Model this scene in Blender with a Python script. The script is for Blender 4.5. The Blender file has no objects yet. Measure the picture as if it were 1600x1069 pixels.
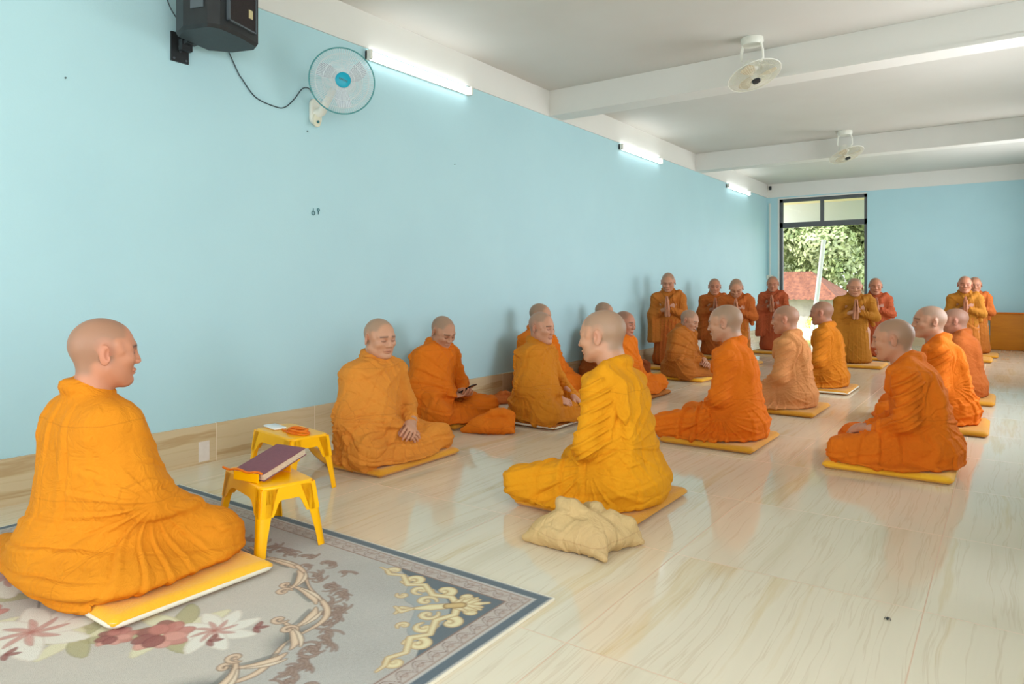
import bpy, bmesh, math, random
import numpy as np
from mathutils import Vector, Matrix
scene = bpy.context.scene
PI = math.pi
# ------------------------------------------------------------------ camera, world, light
XW = -0.143      # left wall
XR = 4.35        # right wall
YB = -2.6        # wall behind the camera
YE = 13.69       # far wall
ZB = 2.705       # underside of the white band and beams
ZC = 2.958       # ceiling
cam_d = bpy.data.cameras.new('camera'); cam = bpy.data.objects.new('camera', cam_d)
scene.collection.objects.link(cam); scene.camera = cam
cam.location = (3.581, 0, 1.0); cam.rotation_euler = (PI / 2, 0, 0.617)
cam_d.sensor_width = 36; cam_d.lens = 1087 / 1600 * 36
cam_d.shift_y = -(534.5 - 448.75) / 1600
cam_d.clip_start = 0.02; cam_d.clip_end = 200

world = bpy.data.worlds.new('world'); scene.world = world; world.use_nodes = True
wn = world.node_tree.nodes; wl = world.node_tree.links
bgn = wn['Background']
tc = wn.new('ShaderNodeTexCoord'); sep = wn.new('ShaderNodeSeparateXYZ'); mr = wn.new('ShaderNodeValToRGB')
wl.new(tc.outputs['Generated'], sep.inputs[0]); wl.new(sep.outputs['Z'], mr.inputs[0]); wl.new(mr.outputs[0], bgn.inputs[0])
mr.color_ramp.elements[0].position = 0.0; mr.color_ramp.elements[0].color = (0.95, 0.97, 1, 1)
mr.color_ramp.elements[1].position = 0.8; mr.color_ramp.elements[1].color = (0.55, 0.72, 1, 1)
bgn.inputs[1].default_value = 2.4
sun_d = bpy.data.lights.new('sun', 'SUN'); sun = bpy.data.objects.new('sun', sun_d); scene.collection.objects.link(sun)
sun_d.energy = 5.0; sun_d.angle = 0.02; sun_d.color = (1, 0.95, 0.86)
sun.rotation_euler = (math.radians(30), math.radians(-38), 0)
def window_light(name, loc, rot, sx, sy, energy, color):
    d = bpy.data.lights.new(name, 'AREA'); d.shape = 'RECTANGLE'; d.size = sx; d.size_y = sy
    d.energy = energy; d.color = color
    o = bpy.data.objects.new(name, d); scene.collection.objects.link(o); o.location = loc; o.rotation_euler = rot
    return o
# daylight through the window openings behind and beside the camera; the last is added
window_light('daylight_back', (2.1, YB - 0.12, 1.45), (PI / 2, 0, 0), 3.6, 1.9, 36, (1, 0.98, 0.95))
window_light('daylight_right', (XR + 0.16, 0.2, 1.5), (PI / 2, 0, PI / 2), 2.8, 1.7, 40, (1, 0.98, 0.95))
window_light('daylight_right', (XR + 0.16, 6.3, 1.5), (PI / 2, 0, PI / 2), 2.4, 1.7, 44, (0.97, 0.98, 1))
window_light('daylight_right', (XR + 0.16, 10.9, 1.5), (PI / 2, 0, PI / 2), 2.4, 1.7, 42, (0.97, 0.98, 1))  # fill lamp at an added, unseen opening, brightens the far end
scene.view_settings.view_transform = 'Standard'; scene.view_settings.look = 'None'
scene.view_settings.exposure = 0.62; scene.view_settings.gamma = 1.0
scene.view_settings.use_curve_mapping = False
scene.cycles.max_bounces = 8; scene.cycles.diffuse_bounces = 5; scene.cycles.glossy_bounces = 4
scene.cycles.transmission_bounces = 6; scene.cycles.transparent_max_bounces = 12
scene.cycles.sample_clamp_indirect = 6.0; scene.cycles.caustics_reflective = False; scene.cycles.caustics_refractive = False
TUBE_POWER = 5.5

# ------------------------------------------------------------------ materials
def srgb(r, g, b):
    f = lambda c: (c / 255) / 12.92 if c / 255 <= 0.04045 else ((c / 255 + 0.055) / 1.055) ** 2.4
    return (f(r), f(g), f(b), 1)
class NT:
    def __init__(self, m): self.t = m.node_tree; self.n = self.t.nodes; self.b = self.n['Principled BSDF']
    def add(self, kind, **kw):
        o = self.n.new(kind)
        for k, v in kw.items():
            if k in ('operation', 'blend_type', 'data_type', 'layer_name', 'noise_dimensions', 'wave_type', 'bands_direction', 'feature'): setattr(o, k, v)
            else: o.inputs[k.replace('_', ' ')].default_value = v
        return o
    def link(self, a, b): self.t.links.new(a, b)
    def math(self, op, a, b=None, clamp=False):
        o = self.n.new('ShaderNodeMath'); o.operation = op; o.use_clamp = clamp
        for i, v in enumerate((a, b)):
            if v is None: continue
            if isinstance(v, (int, float)): o.inputs[i].default_value = v
            else: self.link(v, o.inputs[i])
        return o.outputs[0]
    def mix(self, fac, a, b):
        o = self.n.new('ShaderNodeMix'); o.data_type = 'RGBA'
        for i, v in ((0, fac), (6, a), (7, b)):
            if isinstance(v, (int, float, tuple)): o.inputs[i].default_value = v
            else: self.link(v, o.inputs[i])
        return o.outputs[2]
def mat(name, col, rough=0.6, spec=0.5, **kw):
    m = bpy.data.materials.new(name); m.use_nodes = True; b = m.node_tree.nodes['Principled BSDF']
    b.inputs['Base Color'].default_value = col; b.inputs['Roughness'].default_value = rough
    b.inputs['Specular IOR Level'].default_value = spec
    for k, v in kw.items(): b.inputs[k.replace('_', ' ')].default_value = v
    return m
def noisy(name, col, col2, rough=0.6, scale=6.0, bump=0.0, bscale=60.0, spec=0.4, stretch=(1, 1, 1), **kw):
    m = mat(name, col, rough, spec, **kw); q = NT(m)
    tcn = q.add('ShaderNodeTexCoord'); mp = q.n.new('ShaderNodeMapping'); mp.inputs['Scale'].default_value = stretch
    q.link(tcn.outputs['Object'], mp.inputs[0])
    nz = q.add('ShaderNodeTexNoise', Scale=scale, Detail=4.0); q.link(mp.outputs[0], nz.inputs['Vector'])
    ramp = q.math('MULTIPLY_ADD', nz.outputs['Fac'], 2.2); ramp.node.inputs[2].default_value = -0.6; ramp.node.use_clamp = True
    q.link(q.mix(ramp, col, col2), q.b.inputs['Base Color'])
    if bump:
        n2 = q.add('ShaderNodeTexNoise', Scale=bscale, Detail=3.0); q.link(mp.outputs[0], n2.inputs['Vector'])
        bp = q.add('ShaderNodeBump', Strength=bump, Distance=0.01); q.link(n2.outputs['Fac'], bp.inputs['Height'])
        q.link(bp.outputs[0], q.b.inputs['Normal'])
    return m
M = {}
M['wall_blue'] = noisy('wall_blue', srgb(176, 213, 220), srgb(172, 209, 217), 0.55, 2.0, 0.05, 90)
M['white_paint'] = noisy('white_paint', srgb(222, 221, 215), srgb(218, 217, 210), 0.6, 2.0)
M['ceiling_paint'] = noisy('ceiling_paint', srgb(208, 206, 199), srgb(203, 200, 192), 0.7, 1.5)
def tile_material(name, wall=False):
    m = mat(name, srgb(225, 210, 185), 0.07, 0.5); q = NT(m)
    geo = q.add('ShaderNodeTexCoord'); sp = q.add('ShaderNodeSeparateXYZ'); q.link(geo.outputs['Object'], sp.inputs[0])
    X, Y, Z = sp.outputs
    cx = Z if wall else X
    size = 0.70 if wall else 0.8
    offx, offy = (0.06, 0.885 - 0.7) if wall else (0.175, 0.083)
    def joint(c, off, sz, w):
        t = q.math('DIVIDE', q.math('SUBTRACT', c, off), sz); fr = q.math('FRACT', t)
        a = q.math('ABSOLUTE', q.math('SUBTRACT', fr, 0.5)); return q.math('GREATER_THAN', a, 0.5 - w / sz / 2), q.math('FLOOR', t)
    jy, iy = joint(Y, offy, size, 0.004)
    if wall: j = jy; ix = 0.0; seed = iy
    else:
        jx, ix = joint(X, offx, size, 0.004); j = q.math('MAXIMUM', jx, jy)
        seed = q.math('ADD', q.math('MULTIPLY', ix, 3.7), q.math('MULTIPLY', iy, 1.93))
    cmb = q.add('ShaderNodeCombineXYZ')
    warp = q.add('ShaderNodeTexNoise', Scale=1.3, Detail=3.0); q.link(geo.outputs['Object'], warp.inputs['Vector'])
    wx = q.math('ADD', cx, q.math('MULTIPLY', warp.outputs['Fac'], 0.10))
    q.link(q.math('ADD', q.math('MULTIPLY', wx, 5.5), q.math('MULTIPLY', seed, 5.3)), cmb.inputs[0])
    q.link(q.math('ADD', q.math('MULTIPLY', Y, 0.32), q.math('MULTIPLY', seed, 2.1)), cmb.inputs[1])
    v1 = q.add('ShaderNodeTexNoise', Scale=1.0, Detail=5.0, Roughness=0.62); q.link(cmb.outputs[0], v1.inputs['Vector'])
    sc = q.n.new('ShaderNodeVectorMath'); sc.operation = 'MULTIPLY'; sc.inputs[1].default_value = (2.6, 1.4, 1); q.link(cmb.outputs[0], sc.inputs[0])
    v2 = q.add('ShaderNodeTexNoise', Scale=1.0, Detail=4.0, Roughness=0.6); q.link(sc.outputs[0], v2.inputs['Vector'])
    cr = q.n.new('ShaderNodeValToRGB'); e = cr.color_ramp.elements
    base = [(0.28, srgb(206, 190, 160)), (0.42, srgb(219, 205, 179)), (0.56, srgb(222, 208, 182)), (0.62, srgb(214, 194, 158)), (0.67, srgb(221, 205, 174)), (0.80, srgb(196, 166, 122))]
    if wall: base = [(0.30, srgb(172, 150, 118)), (0.42, srgb(202, 182, 148)), (0.55, srgb(206, 186, 150)), (0.60, srgb(184, 156, 116)), (0.64, srgb(200, 178, 142)), (0.78, srgb(180, 148, 106))]
    e[0].position, e[0].color = base[0]; e[1].position, e[1].color = base[-1]
    for p, c in base[1:-1]: el = e.new(p); el.color = c
    q.link(v1.outputs['Fac'], cr.inputs[0])
    thin = q.math('SUBTRACT', 1.0, q.math('MULTIPLY', q.math('ABSOLUTE', q.math('SUBTRACT', v2.outputs['Fac'], 0.52)), 45.0), clamp=True)
    c1 = q.mix(q.math('MULTIPLY', thin, 0.22), cr.outputs[0], srgb(176, 142, 100))
    c2 = q.mix(q.math('MULTIPLY', j, 0.75), c1, srgb(214, 176, 146) if not wall else srgb(228, 214, 190))
    q.link(c2, q.b.inputs['Base Color'])
    q.link(q.math('ADD', q.math('MULTIPLY', j, 0.3), 0.085 if not wall else 0.25), q.b.inputs['Roughness'])
    if not wall:
        nz = q.add('ShaderNodeTexNoise', Scale=3.0, Detail=1.0); q.link(geo.outputs['Object'], nz.inputs['Vector'])
        bp = q.add('ShaderNodeBump', Strength=0.02, Distance=0.02); q.link(nz.outputs['Fac'], bp.inputs['Height']); q.link(bp.outputs[0], q.b.inputs['Normal'])
    return m
M['floor'] = tile_material('floor_tile'); M['skirting'] = tile_material('skirting_tile', True)
M['dark_frame'] = mat('dark_frame', srgb(84, 88, 90), 0.45)
M['glass'] = mat('glass', (0.9, 0.95, 0.95, 1), 0.02, 0.5, Transmission_Weight=1.0, IOR=1.1)
M['tube'] = mat('tube', (1, 1, 1, 1), 0.5, Emission_Color=(0.93, 0.98, 1, 1), Emission_Strength=TUBE_POWER)
M['white_plastic'] = noisy('white_plastic', srgb(226, 226, 216), srgb(220, 220, 208), 0.4, 8)
M['cream_plastic'] = noisy('cream_plastic', srgb(214, 212, 190), srgb(206, 203, 180), 0.45, 8)
M['black_plastic'] = noisy('black_plastic', srgb(30, 32, 34), srgb(38, 42, 44), 0.45, 20)
M['grille'] = noisy('grille', srgb(24, 18, 18), srgb(44, 34, 34), 0.7, 160)
M['grey_trim'] = mat('grey_trim', srgb(78, 88, 94), 0.4)
M['gold'] = mat('gold', srgb(196, 184, 140), 0.35)
M['teal'] = noisy('teal', srgb(0, 158, 184), srgb(0, 150, 176), 0.4, 10)
M['teal_dark'] = mat('teal_dark', srgb(20, 96, 104), 0.4)
M['teal_wire'] = mat('teal_wire', srgb(60, 140, 142), 0.4)
M['clear_blade'] = mat('clear_blade', srgb(205, 212, 220), 0.25, 0.5, Alpha=0.55)
M['beige_blade'] = mat('beige_blade', srgb(205, 190, 160), 0.35, 0.5, Alpha=0.6)
M['thin_wire'] = mat('thin_wire', srgb(215, 222, 224), 0.4)
M['cable'] = mat('cable', srgb(50, 66, 74), 0.6)
M['yellow_plastic'] = noisy('yellow_plastic', srgb(255, 186, 0), srgb(252, 180, 0), 0.3, 10, 0.03, 200)
M['book_cover'] = noisy('book_cover', srgb(132, 78, 86), srgb(122, 70, 80), 0.55, 60, 0.1, 300)
M['paper'] = noisy('paper', srgb(230, 214, 190), srgb(190, 160, 130), 0.8, 40, 0, stretch=(1, 1, 12))
M['white_tape'] = noisy('white_tape', srgb(222, 214, 206), srgb(212, 202, 192), 0.6, 30)
M['cushion_yellow'] = noisy('cushion_yellow', srgb(218, 150, 24), srgb(206, 138, 18), 0.8, 9, 0.25, 90, Sheen_Weight=0.2)
M['cushion_bright'] = noisy('cushion_bright', srgb(246, 186, 38), srgb(240, 172, 24), 0.8, 9, 0.3, 120, Sheen_Weight=0.2)
M['cushion_brown'] = noisy('cushion_brown', srgb(176, 104, 28), srgb(164, 94, 22), 0.8, 9, 0.25, 90)
M['piping'] = noisy('piping', srgb(232, 222, 200), srgb(222, 212, 190), 0.7, 20)
M['orange_panel'] = noisy('orange_panel', srgb(206, 124, 14), srgb(190, 108, 8), 0.6, 3, stretch=(1, 1, 6))
M['phone_white'] = mat('phone_white', srgb(238, 236, 234), 0.25)
M['phone_black'] = mat('phone_black', srgb(24, 24, 30), 0.2)
M['orange_cord'] = noisy('orange_cord', srgb(240, 128, 10), srgb(220, 104, 4), 0.6, 60)
M['wall_hole'] = mat('wall_hole', srgb(70, 90, 90), 0.8)

def cloth_mat(name, c1, c2, weave=0.42):
    m = mat(name, c1, 0.85, 0.2); q = NT(m)
    g = q.add('ShaderNodeTexCoord')
    nz = q.add('ShaderNodeTexNoise', Scale=3.5, Detail=3.0); q.link(g.outputs['Object'], nz.inputs['Vector'])
    f = q.math('MULTIPLY_ADD', nz.outputs['Fac'], 2.4); f.node.inputs[2].default_value = -0.7; f.node.use_clamp = True
    sp = q.add('ShaderNodeSeparateXYZ'); q.link(g.outputs['Object'], sp.inputs[0])
    def seam(c, k, off):
        a = q.math('ABSOLUTE', q.math('SUBTRACT', q.math('FRACT', q.math('ADD', q.math('MULTIPLY', c, k), off)), 0.5)); return q.math('LESS_THAN', a, 0.0022 * k)
    wob = q.math('MULTIPLY', nz.outputs['Fac'], 0.06)
    sm_ = q.math('MAXIMUM', seam(q.math('ADD', sp.outputs['Z'], wob), 4.1, 0.15), seam(q.math('ADD', sp.outputs['Y'], wob), 3.1, 0.32))
    base = q.mix(f, c1, c2); q.link(q.mix(q.math('MULTIPLY', sm_, 0.22), base, (c1[0] * 0.5, c1[1] * 0.35, c1[2] * 0.3, 1)), q.b.inputs['Base Color'])
    n1 = q.add('ShaderNodeTexNoise', Scale=11.0, Detail=5.0, Distortion=2.2); q.link(g.outputs['Object'], n1.inputs['Vector'])
    r1 = q.math('ABSOLUTE', q.math('SUBTRACT', n1.outputs['Fac'], 0.5))
    n2 = q.add('ShaderNodeTexNoise', Scale=420.0, Detail=1.0); q.link(g.outputs['Object'], n2.inputs['Vector'])
    h = q.math('ADD', q.math('MULTIPLY', r1, -0.9), q.math('MULTIPLY', n2.outputs['Fac'], 0.05))
    bp = q.add('ShaderNodeBump', Strength=weave, Distance=0.05); q.link(h, bp.inputs['Height']); q.link(bp.outputs[0], q.b.inputs['Normal'])
    return m
def C2(name, rgb, d=12):
    M[name] = cloth_mat(name, srgb(*rgb), srgb(max(0, rgb[0] - d), max(0, rgb[1] - d), max(0, rgb[2] - d // 2)))
C2('robe_amber', (224, 140, 28)); C2('robe_gold', (226, 152, 22)); C2('robe_honey', (222, 142, 54)); C2('robe_orange', (226, 120, 24))
C2('robe_ochre', (208, 130, 32)); C2('robe_tan', (214, 146, 88)); C2('robe_rust', (184, 98, 40)); C2('robe_brown', (182, 108, 40))
C2('robe_olive', (178, 116, 36)); C2('robe_russet', (178, 88, 50)); C2('robe_flame', (230, 118, 22)); C2('robe_mango', (206, 124, 30))
C2('beige_cloth', (206, 174, 120)); C2('terracotta', (188, 102, 56)); C2('inner_peach', (206, 130, 70))
def skin_mat(name, tint):
    m = mat(name, (0.6, 0.35, 0.25, 1), 0.48, 0.4); q = NT(m)
    vc = q.add('ShaderNodeVertexColor', layer_name='Col')
    g = q.add('ShaderNodeTexCoord'); nz = q.add('ShaderNodeTexNoise', Scale=22.0, Detail=4.0); q.link(g.outputs['Object'], nz.inputs['Vector'])
    mm = q.n.new('ShaderNodeMix'); mm.data_type = 'RGBA'; mm.blend_type = 'MULTIPLY'; mm.inputs[0].default_value = 1.0
    q.link(vc.outputs[0], mm.inputs[6]); mm.inputs[7].default_value = tint
    q.link(q.mix(q.math('MULTIPLY', nz.outputs['Fac'], 0.22), mm.outputs[2], (0.42, 0.16, 0.1, 1)), q.b.inputs['Base Color'])
    q.b.inputs['Subsurface Weight'].default_value = 0.06; q.b.inputs['Subsurface Radius'].default_value = (0.02, 0.008, 0.004); q.b.inputs['Subsurface Scale'].default_value = 0.3
    return m
M['skin_light'] = skin_mat('skin_light', (0.86, 0.80, 0.72, 1)); M['skin_mid'] = skin_mat('skin_mid', (0.76, 0.69, 0.61, 1)); M['skin_dark'] = skin_mat('skin_dark', (0.56, 0.46, 0.40, 1))

# ------------------------------------------------------------------ object helpers
COL = scene.collection
def tag(o, label=None, cat=None, group=None, kind=None):
    if label: o['label'] = label
    if cat: o['category'] = cat
    if group: o['group'] = group
    if kind: o['kind'] = kind
    return o
def empty(name, loc=(0, 0, 0), rz=0.0):
    o = bpy.data.objects.new(name, None); COL.objects.link(o); o.location = loc; o.rotation_euler = (0, 0, rz); o.empty_display_size = 0.1
    return o
def mesh_obj(name, V, F, m, parent=None, smooth=True, cols=None):
    me = bpy.data.meshes.new(name)
    if isinstance(V, np.ndarray):
        F = np.asarray(F, dtype=np.int32); n = F.shape[1]
        me.vertices.add(len(V)); me.vertices.foreach_set('co', np.asarray(V, np.float32).ravel())
        me.loops.add(F.size); me.loops.foreach_set('vertex_index', F.ravel())
        me.polygons.add(len(F)); me.polygons.foreach_set('loop_start', np.arange(0, F.size, n, dtype=np.int32))
        try: me.polygons.foreach_set('loop_total', np.full(len(F), n, dtype=np.int32))
        except Exception: pass
        me.update(calc_edges=True); me.validate()
    else:
        me.from_pydata([tuple(v) for v in V], [], F); me.update()
        bb = bmesh.new(); bb.from_mesh(me); bmesh.ops.remove_doubles(bb, verts=bb.verts, dist=1e-6); bmesh.ops.recalc_face_normals(bb, faces=bb.faces); bb.to_mesh(me); bb.free()
    if smooth: me.polygons.foreach_set('use_smooth', np.ones(len(me.polygons), dtype=bool))
    if cols is not None:
        a = me.color_attributes.new('Col', 'FLOAT_COLOR', 'POINT')
        c = np.ones((len(V), 4), np.float32); c[:, :3] = cols; a.data.foreach_set('color', c.ravel())
    me.materials.append(m)
    o = bpy.data.objects.new(name, me); COL.objects.link(o)
    if parent: o.parent = parent
    return o
class MB:
    def __init__(s): s.V = []; s.F = []
    def add(s, V, F):
        n = len(s.V); s.V += [tuple(v) for v in V]; s.F += [tuple(i + n for i in f) for f in F]; return s
    def box(s, x0, x1, y0, y1, z0, z1, rot=None, at=(0, 0, 0)):
        V = [Vector((x, y, z)) for z in (z0, z1) for y in (y0, y1) for x in (x0, x1)]
        if rot is not None: V = [rot @ v for v in V]
        V = [v + Vector(at) for v in V]
        return s.add(V, [(0, 2, 3, 1), (4, 5, 7, 6), (0, 1, 5, 4), (2, 6, 7, 3), (0, 4, 6, 2), (1, 3, 7, 5)])
    def rbox(s, x0, x1, y0, y1, z0, z1, r=0.01, seg=3, rot=None, at=(0, 0, 0), zr=None):
        # rounded plan outline with softened top and bottom edges
        zr = r if zr is None else zr; zr = min(zr, (z1 - z0) / 2 * 0.98)
        rings = []
        lay = [(z0 + zr * (1 - math.sin(a)), zr * (1 - math.cos(a))) for a in [PI / 2 * (1 - i / seg) for i in range(seg + 1)]]
        lay += [(z1 - zr * (1 - math.sin(a)), zr * (1 - math.cos(a))) for a in [PI / 2 * (i / seg) for i in range(seg + 1)]]
        # order bottom inset -> full -> full -> top inset
        lay = sorted(lay, key=lambda t: t[0])
        for z, ins in lay:
            ins = zr - math.sqrt(max(0, zr * zr - (max(0, z0 + zr - z, z - z1 + zr)) ** 2))
            ring = []
            for cx, cy, a0 in ((x1 - r, y1 - r, 0), (x0 + r, y1 - r, PI / 2), (x0 + r, y0 + r, PI), (x1 - r, y0 + r, 1.5 * PI)):
                for i in range(seg + 1):
                    a = a0 + PI / 2 * i / seg; rr = max(0.0005, r - ins)
                    ring.append(Vector((cx + rr * math.cos(a), cy + rr * math.sin(a), z)))
            rings.append(ring)
        return s.loft(rings, rot=rot, at=at)
    def loft(s, rings, cap=True, closed=True, rot=None, at=(0, 0, 0)):
        n = len(rings[0]); V = [v for r in rings for v in r]; F = []
        if rot is not None: V = [rot @ Vector(v) for v in V]
        V = [Vector(v) + Vector(at) for v in V]
        for i in range(len(rings) - 1):
            for j in range(n if closed else n - 1):
                k = (j + 1) % n; F.append((i * n + j, i * n + k, (i + 1) * n + k, (i + 1) * n + j))
        if cap: F.append(tuple(range(n))[::-1]); F.append(tuple((len(rings) - 1) * n + j for j in range(n)))
        return s.add(V, F)
    def tube(s, pts, r, seg=8, closed=False):
        pts = [Vector(p) for p in pts]; n = len(pts); rings = []
        up = Vector((0, 0, 1)); prev = None
        for i, p in enumerate(pts):
            if closed: t = (pts[(i + 1) % n] - pts[i - 1]).normalized()
            else: t = (pts[min(i + 1, n - 1)] - pts[max(i - 1, 0)]).normalized()
            if prev is None:
                a = t.cross(up); a = a if a.length > 1e-3 else t.cross(Vector((1, 0, 0)))
            else: a = prev - t * prev.dot(t)
            a.normalize(); prev = a; b = t.cross(a); rr = r[i] if isinstance(r, (list, tuple)) else r
            rings.append([p + (a * math.cos(2 * PI * k / seg) + b * math.sin(2 * PI * k / seg)) * rr for k in range(seg)])
        if closed: rings.append(rings[0]); return s.loft(rings, cap=False)
        return s.loft(rings)
    def lathe(s, prof, seg=24, rot=None, at=(0, 0, 0)):
        rings = [[Vector((r * math.cos(2 * PI * k / seg), r * math.sin(2 * PI * k / seg), z)) for k in range(seg)] for r, z in prof]
        return s.loft(rings, rot=rot, at=at)
    def ring(s, R, r, z=0, n=40, seg=6, rot=None, at=(0, 0, 0)):
        pts = [Vector((R * math.cos(2 * PI * k / n), R * math.sin(2 * PI * k / n), z)) for k in range(n)]
        if rot is not None: pts = [rot @ p for p in pts]
        return s.tube([p + Vector(at) for p in pts], r, seg, closed=True)
    def build(s, name, m, parent=None, smooth=False):
        o = mesh_obj(name, s.V, s.F, m, parent, smooth)
        return o
def autosmooth(o, ang=35):
    me = o.data; me.polygons.foreach_set('use_smooth', np.ones(len(me.polygons), dtype=bool))
    try: me.set_sharp_from_angle(angle=math.radians(ang))
    except Exception: pass
    return o
def slab(name, m, *b, kind='structure', parent=None):
    o = MB().box(*b).build(name, m, parent)
    if kind and not parent: tag(o, kind=kind)
    return o

# ------------------------------------------------------------------ room shell
T = 0.2
slab('floor', M['floor'], XW - T, XR + T, YB - T, YE + T, -0.2, 0)
slab('ceiling', M['ceiling_paint'], XW - T, XR + T, YB - T, YE + T, ZC, ZC + 0.2)
slab('wall_left', M['wall_blue'], XW - T, XW, YB - T, YE + T, 0, ZC)
def wall_with_holes(name, axis, p0, p1, a0, a1, holes, m):
    b = MB(); cuts = sorted(holes)
    def seg(u0, u1, z0, z1):
        if u1 - u0 < 1e-4 or z1 - z0 < 1e-4: return
        if axis == 'x': b.box(p0, p1, u0, u1, z0, z1)
        else: b.box(u0, u1, p0, p1, z0, z1)
    u = a0
    for h0, h1, z0, z1 in cuts:
        seg(u, h0, 0, ZC); seg(h0, h1, 0, z0); seg(h0, h1, z1, ZC); u = h1
    seg(u, a1, 0, ZC)
    return tag(b.build(name, m), kind='structure')
wall_with_holes('wall_back', 'y', YB - T, YB, XW, XR, [(0.3, 3.9, 0.5, 2.4)], M['wall_blue'])
wall_with_holes('wall_right', 'x', XR, XR + T, YB, YE, [(-1.2, 1.6, 0.65, 2.35), (5.1, 7.5, 0.65, 2.35), (9.7, 12.1, 0.65, 2.35)], M['wall_blue'])  # farthest opening is added to light the far end
wall_with_holes('wall_front', 'y', YE, YE + T, XW, XR, [(0.087, 1.583, 0.0, 2.66)], M['wall_blue'])
# white band at the top of the walls and the two beams with a drip groove
band = MB(); band.box(XW, XW + 0.012, YB, YE, ZB, ZC); tag(band.build('trim_1', M['white_paint']), kind='structure')
band = MB(); band.box(XW + 0.012, XR, YE - 0.012, YE, ZB, ZC); tag(band.build('trim_2', M['white_paint']), kind='structure')
band = MB(); band.box(XR - 0.012, XR, YB, YE - 0.012, ZB, ZC); tag(band.build('trim_3', M['white_paint']), kind='structure')
for n, (y0, y1) in enumerate(((5.874, 6.12), (9.898, 10.14), (1.9 - 0.05, 2.1 - 0.004))):
    if n == 2: y0, y1 = -1.9, -1.66
    bm = MB(); bm.box(XW + 0.012, XR - 0.012, y0, y1, ZB + 0.004, ZC - 0.001); bm.box(XW + 0.012, XR - 0.012, y0 - 0.006, y0 + 0.03, ZB, ZB + 0.028)
    tag(bm.build('trim_%d' % (4 + n), M['white_paint']), kind='structure')
# tiled skirting
HB = 0.217
slab('baseboard_left', M['skirting'], XW, XW + 0.014, YB, YE, 0, HB)
slab('baseboard_right', M['skirting'], XR - 0.014, XR, YB, YE, 0, HB)
slab('baseboard_front', M['skirting'], 1.64, XR - 0.014, YE - 0.014, YE, 0, HB)
# door opening in the far wall: dark frame, transom with two panes, white reveal
fr = MB(); fy0, fy1 = YE + 0.02, YE + 0.08
X0, X1, ZT = 0.087, 1.583, 2.66
fr.box(X0, X0 + 0.055, fy0, fy1, 0, ZT); fr.box(X1 - 0.05, X1, fy0, fy1, 0, ZT); fr.box(X0, X1, fy0, fy1, ZT - 0.06, ZT)
fr.box(X0, X1, fy0, fy1, 2.12, 2.215); fr.box(0.80, 0.86, fy0, fy1, 2.215, ZT - 0.06)
d1 = tag(fr.build('door_1', M['dark_frame']), kind='structure')
MB().box(X0 + 0.055, 0.80, YE + 0.045, YE + 0.05, 2.215, ZT - 0.06).build('transom_pane', M['glass'], d1)
MB().box(0.86, X1 - 0.05, YE + 0.045, YE + 0.05, 2.215, ZT - 0.06).build('transom_pane', M['glass'], d1)
rv = MB(); rv.box(X0 - 0.03, X0, YE - 0.008, YE + 0.1, 0, ZT + 0.02); rv.box(X0, X1, YE - 0.008, YE + 0.015, ZT, ZT + 0.025)
tag(rv.build('trim_7', M['white_paint']), kind='structure')
# windows behind and beside the camera; the farthest is added for light
def window_frame(name, axis, p, a0, a1, z0, z1, n):
    b = MB()
    def bx(u0, u1, q0, q1):
        if axis == 'x': b.box(p, p + 0.05, u0, u1, q0, q1)
        else: b.box(u0, u1, p, p + 0.05, q0, q1)
    bx(a0, a1, z0, z0 + 0.05); bx(a0, a1, z1 - 0.05, z1)
    for i in range(n + 1):
        u = a0 + (a1 - a0 - 0.05) * i / n; bx(u, u + 0.05, z0 + 0.05, z1 - 0.05)
    return tag(b.build(name, M['dark_frame']), kind='structure')
window_frame('window_1', 'y', YB - 0.09, 0.3, 3.9, 0.5, 2.4, 4)
window_frame('window_2', 'x', XR + 0.05, -1.2, 1.6, 0.65, 2.35, 3)
window_frame('window_3', 'x', XR + 0.05, 5.1, 7.5, 0.65, 2.35, 3)
window_frame('added_window_4', 'x', XR + 0.05, 9.7, 12.1, 0.65, 2.35, 3)  # added window out of view, frames the far-end fill lamp

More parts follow.
